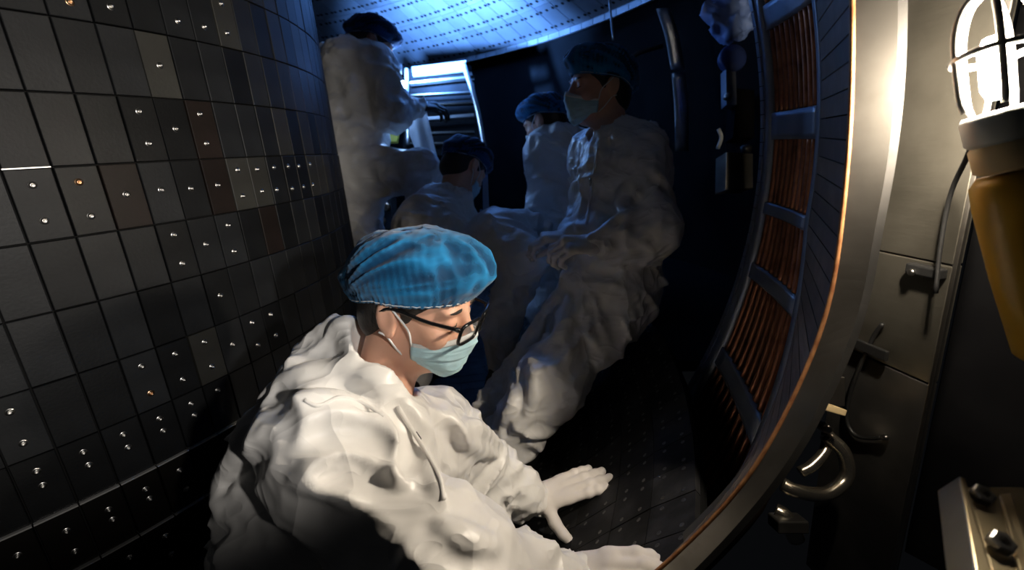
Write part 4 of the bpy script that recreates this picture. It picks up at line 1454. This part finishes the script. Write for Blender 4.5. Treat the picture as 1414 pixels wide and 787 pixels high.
cab = empty('cable', panel_pt(1190, 520)[0], 'short black cable taped to the lower steel wall panel', 'cable')
MB().tube(spline([panel_pt(x, y, 0.008)[0] for x, y in ((1224, 446), (1212, 462), (1203, 482), (1192, 505), (1178, 545), (1174, 580), (1186, 600), (1206, 604), (1222, 603))], 40), 0.004, 8).build('wire', 'black_rubber', cab, True)
MB().lathe(panel_pt(1222, 603, 0.008)[0], panel_pt(1230, 603, 0.008)[0] - panel_pt(1222, 603, .008)[0], [(0, 0.004), (0.002, 0.0055), (0.012, 0.005), (0.014, 0.003)], 10).build('plug', 'bolt_steel', cab, True, label='shiny metal cable end')
p0, n_, t_ = panel_pt(1210, 481, 0.013)
MB().box(p0, t_ * 0.034, n_ * 0.004, np.array([0, 0, 0.010])).build('tape_strap', 'black_rubber', cab, bevel=0.002, label='black strap holding the cable')
cl = empty('wall_clamp', panel_pt(1283, 373)[0], 'dark clamp holding wires on the upper steel wall panel', 'clamp')
p0, n_, t_ = panel_pt(1285, 373, 0.010)
MB().box(p0, t_ * 0.028, n_ * 0.009, np.array([0, 0, 0.009])).build('clamp_block', 'black_rubber', cl, bevel=0.003)
MB().lathe(panel_pt(1272, 374, 0.019)[0], n_, [(0, 0.006), (0.003, 0.006), (0.005, 0.003)], 12).build('screw', 'bolt_steel', cl, True)

# bent steel pipes below the limiter
pipes = empty('bent_pipe', A(1120, 700, 0.92), 'bent shiny steel pipe bundle below the limiter side', 'pipe')
MB().tube(spline([A(1140, 600, 0.95), A(1165, 625, 0.94), A(1168, 660, 0.94), A(1140, 682, 0.93), A(1100, 678, 0.92), A(1080, 668, 0.93)], 30), 0.014, 12).build('pipe', 'pipe_steel', pipes, True)
MB().tube(spline([A(1142, 590, 0.97), A(1140, 620, 0.95), A(1122, 642, 0.94), A(1105, 652, 0.94)], 20), 0.011, 12).build('pipe', 'pipe_steel', pipes, True)
MB().tube(spline([A(1100, 745, 0.92), A(1085, 715, 0.92), A(1070, 705, 0.93)], 12), 0.016, 12).build('pipe', 'pipe_steel', pipes, True)
MB().lathe(A(1143, 592, 0.93), -FWD, [(-0.02, 0.010), (0, 0.010), (0.006, 0.006)], 12).build('fitting', 'bolt_steel', pipes, True)
MB().box(A(1088, 722, 0.91), RGT * 0.03, UPV * 0.012, FWD * 0.02).build('clamp_block', 'dark_steel', pipes, bevel=0.003)
led = empty('bracket_step', A(1140, 560, 0.9), 'small pale steel step catching light beside the limiter', 'bracket')
MB().box(A(1142, 562, 0.90), RGT * 0.024 - UPV * 0.007, UPV * 0.006 + RGT * .002, FWD * 0.02).build('step_plate', 'lamp_tan', led, bevel=0.002)
MB().box(A(1152, 540, 0.93), RGT * 0.018, UPV * 0.03, FWD * 0.006).build('back_plate', 'side_steel', led, bevel=0.002)

# bronze bracket in the lower right corner
br = empty('bronze_bracket', A(1400, 780, 0.42), 'bronze coloured angle bracket with bolts in the lower right corner', 'bracket')
def quad_slab(name, pts, d, thick, material):
    P = [A(x, y, dd) for (x, y), dd in zip(pts, d)]
    n = nrm(np.cross(P[1] - P[0], P[3] - P[0]))
    if n @ FWD < 0: n = -n
    return MB().hexa([p + n * thick for p in P] + P).build(name, material, br, bevel=0.0015)
quad_slab('top_plate', [(1335, 672), (1414, 672), (1470, 800), (1372, 800)], (0.48, 0.48, 0.385, 0.385), 0.012, 'bracket_bronze')
quad_slab('side_rib', [(1325, 657), (1334, 660), (1376, 805), (1350, 805)], (0.48, 0.48, 0.38, 0.38), 0.03, 'bracket_bronze')
quad_slab('side_rib', [(1380, 682), (1398, 680), (1436, 805), (1412, 805)], (0.468, 0.468, 0.376, 0.376), 0.012, 'bracket_bronze')
for x, y, d in ((1352, 686, 0.462), (1378, 752, 0.41)):
    n = camdir(0, 0.75, 0.65)
    MB().lathe(A(x, y, d), n, [(0, 0.010), (0.008, 0.010), (0.009, 0.008), (0.009, 0.005), (0.004, 0.004)], 6).build('bolt', 'bolt_steel', br)

# ---------------------------------------------------------------- far end of the vessel
tc_ = A(553, 116, 2.62)
tr = empty('torch', tc_, 'glowing blue white torch held beside the far worker', 'torch')
MB().lathe(tc_, camdir(0.9, -0.5, 0.1), [(-0.03, 0.014), (-0.02, 0.022), (0.012, 0.024), (0.03, 0.016)], 12).build('glow_tube', 'torch_glow', tr, True)
MB().lathe(A(552, 100, 2.63), camdir(0.05, 1, 0), [(-0.02, 0.012), (0.045, 0.012)], 12).build('torch_body', 'blue_lit_steel', tr, True)

tl = bpy.data.lights.new('torch_beam', 'SPOT')
tl.energy = 1050.0
tl.color = (0.13, 0.36, 1.0)
tl.spot_size = math.radians(104)
tl.spot_blend = 1.0
tl.shadow_soft_size = 0.02
tlo = link('torch_beam', tl)
tlo.location = A(562, 104, 2.66)
tlo.rotation_euler = Vector(A(640, 38, 3.3) - A(562, 104, 2.66)).to_track_quat('-Z', 'Y').to_euler()

lou = empty('louvre_panel', A(620, 200, 2.96), 'slatted steel frame on the far wall beside the torch', 'panel')
def far_bar(pts, d, r, name, material, par):
    dd = d if hasattr(d, '__len__') else [d] * len(pts)
    return MB().tube(spline([A(x, y, q) for (x, y), q in zip(pts, dd)], 14), r, 8).build(name, material, par, True)
def far_slab(pts, d, thick, name, material, par):
    dd = d if hasattr(d, '__len__') else [d] * 4
    P = [A(x, y, q) for (x, y), q in zip(pts, dd)]
    return MB().hexa([p + FWD * thick for p in P] + P).build(name, material, par, bevel=0.002)
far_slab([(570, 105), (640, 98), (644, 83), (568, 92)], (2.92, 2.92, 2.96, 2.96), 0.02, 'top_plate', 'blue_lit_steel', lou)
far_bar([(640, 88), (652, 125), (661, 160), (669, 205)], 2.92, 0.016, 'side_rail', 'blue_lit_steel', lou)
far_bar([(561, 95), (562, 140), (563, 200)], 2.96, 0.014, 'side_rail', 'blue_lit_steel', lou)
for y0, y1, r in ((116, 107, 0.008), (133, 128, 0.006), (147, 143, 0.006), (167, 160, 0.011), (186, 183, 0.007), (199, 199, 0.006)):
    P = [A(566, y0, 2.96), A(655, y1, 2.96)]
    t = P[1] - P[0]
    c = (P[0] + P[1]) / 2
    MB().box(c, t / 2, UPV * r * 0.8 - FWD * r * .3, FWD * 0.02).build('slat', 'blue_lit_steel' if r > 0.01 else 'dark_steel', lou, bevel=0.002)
far_slab([(556, 215), (672, 215), (650, 90), (560, 96)], 3.06, 0.02, 'back_plate', 'vessel_dark', lou)

clo = empty('draped_sheet', A(590, 230, 2.5), 'white sheet hanging from the raised knee of the far worker', 'sheet')
G = []
for v in np.linspace(0, 1, 16):
    xl, xr = 553 + 38 * v ** 1.1, 588 + 22 * v
    y = 152 + 95 * v
    G.append([A(xl + (xr - xl) * u, y + 3 * math.sin(u * 5), 2.50 - 0.04 * v + 0.018 * math.sin(u * 9 + v * 2)) for u in np.linspace(0, 1, 14)])
MB().sheet(np.array(G), 0.002).build('sheet', 'white_cloth', clo, True)
tag(far_slab([(536, 196), (548, 196), (552, 172), (540, 172)], 2.55, 0.03, 'plastic_bottle', 'yellow_plastic', None), 'yellow plastic container behind the far worker', 'container')

post = empty('blue_post', A(672, 290, 2.4), 'narrow blue upright post behind the squatting worker', 'post')
far_slab([(667, 290), (675, 290), (673, 240), (666, 240)], 2.4, 0.03, 'post_body', 'frame_torch_tint_steel', post)
MB().box(A(671, 292, 2.4), RGT * 0.03, UPV * 0.006, FWD * 0.03).build('foot_plate', 'frame_torch_tint_steel', post)
step = empty('equipment_box', A(525, 300, 2.6), 'dim machine part with brass fittings between the legs of the far worker', 'machine part')
MB().box(A(526, 295, 2.65), RGT * 0.08, UPV * 0.10, FWD * 0.05).build('casing', 'dark_steel', step, bevel=0.006)
for x, y in ((522, 282), (534, 286), (528, 305)):
    MB().lathe(A(x, y, 2.6), -FWD, [(0, 0.022), (0.02, 0.022), (0.025, 0.012)], 12).build('fitting', 'bolt_copper', step, True)

# curved steel rails right of the standing worker
rail = empty('curved_rail', A(935, 210, 2.3), 'two piece curved steel rail lit blue right of the standing worker', 'rail')
for pts in ([(916, 12), (928, 50), (936, 95)], [(937, 101), (941, 150), (942, 208)]):
    C_ = spline([A(x, y, 2.3) for x, y in pts], 12)
    G = [[p - RGT * 0.034, p - RGT * 0.012 - FWD * 0.004, p + RGT * 0.012 - FWD * 0.004, p + RGT * 0.034] for p in C_]
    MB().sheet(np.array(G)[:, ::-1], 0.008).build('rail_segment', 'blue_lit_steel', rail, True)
tag(MB().tube(spline([A(841, -5, 2.4), A(844, 25, 2.4), A(847, 55, 2.4)], 8), 0.006, 8).build('steel_tube', 'blue_lit_steel', None, True), 'thin bright upright tube above the standing worker', 'tube')
tag(MB().tube(spline([A(872, 80, 2.5), A(885, 72, 2.5), A(915, 63, 2.5)], 10), 0.012, 8).build('steel_tube', 'dark_steel', None, True), 'dim grey tube running left from the curved rail', 'tube')

# equipment between rail and antenna
f = Field(A(1010, 25, 1.9) - 0.16, A(1010, 25, 1.9) + 0.16, 0.008)
for q in ((995, 15, 0.06), (1015, 10, 0.065), (1025, 30, 0.05), (1005, 35, 0.05)):
    f.ell(A(q[0], q[1], 1.9), (q[2], 0.05, q[2]), k=0.03, fold=(0.012, 0.06, 0.5), seed=q[0] * 0.01)
tag(f.build('cloth_bundle', 'blue_cloth'), 'crumpled pale blue cloth bundle at the antenna top', 'cloth')
eq = empty('valve_unit', A(1010, 150, 1.95), 'dim blue valve unit with knob left of the antenna', 'valve')
MB().lathe(A(1012, 80, 2.0), -FWD, [(-0.03, 0.055), (0, 0.06), (0.01, 0.055), (0.015, 0.02)], 20).build('disc', 'blue_paint', eq, True)
far_slab([(1003, 145), (1018, 145), (1016, 95), (1002, 95)], 2.0, 0.05, 'post', 'frame_torch_tint_steel', eq)
MB().lathe(A(1005, 133, 1.94), -FWD, [(-0.02, 0.012), (0.0, 0.016), (0.012, 0.008)], 12).build('knob', 'bolt_steel', eq, True)
far_slab([(1012, 190), (1042, 190), (1042, 124), (1018, 122)], 2.0, 0.08, 'housing', 'vessel_dark', eq)
bx_ = empty('junction_box', A(1022, 262, 1.9), 'grey junction box with a dark knob left of the antenna', 'box')
far_slab([(1002, 262), (1040, 260), (1040, 212), (1003, 210)], 1.9, 0.1, 'case', 'plate_steel', bx_)
MB().lathe(A(1030, 207, 1.88), (0, 0, 1), [(-0.01, 0.02), (0.012, 0.022), (0.02, 0.012)], 12).build('knob', 'dark_steel', bx_, True)
MB().tube(spline([A(992, 178, 1.9), A(996, 190, 1.9), A(991, 205, 1.9)], 8), 0.008, 8).build('cable_gland', 'lamp_grey', bx_, True)
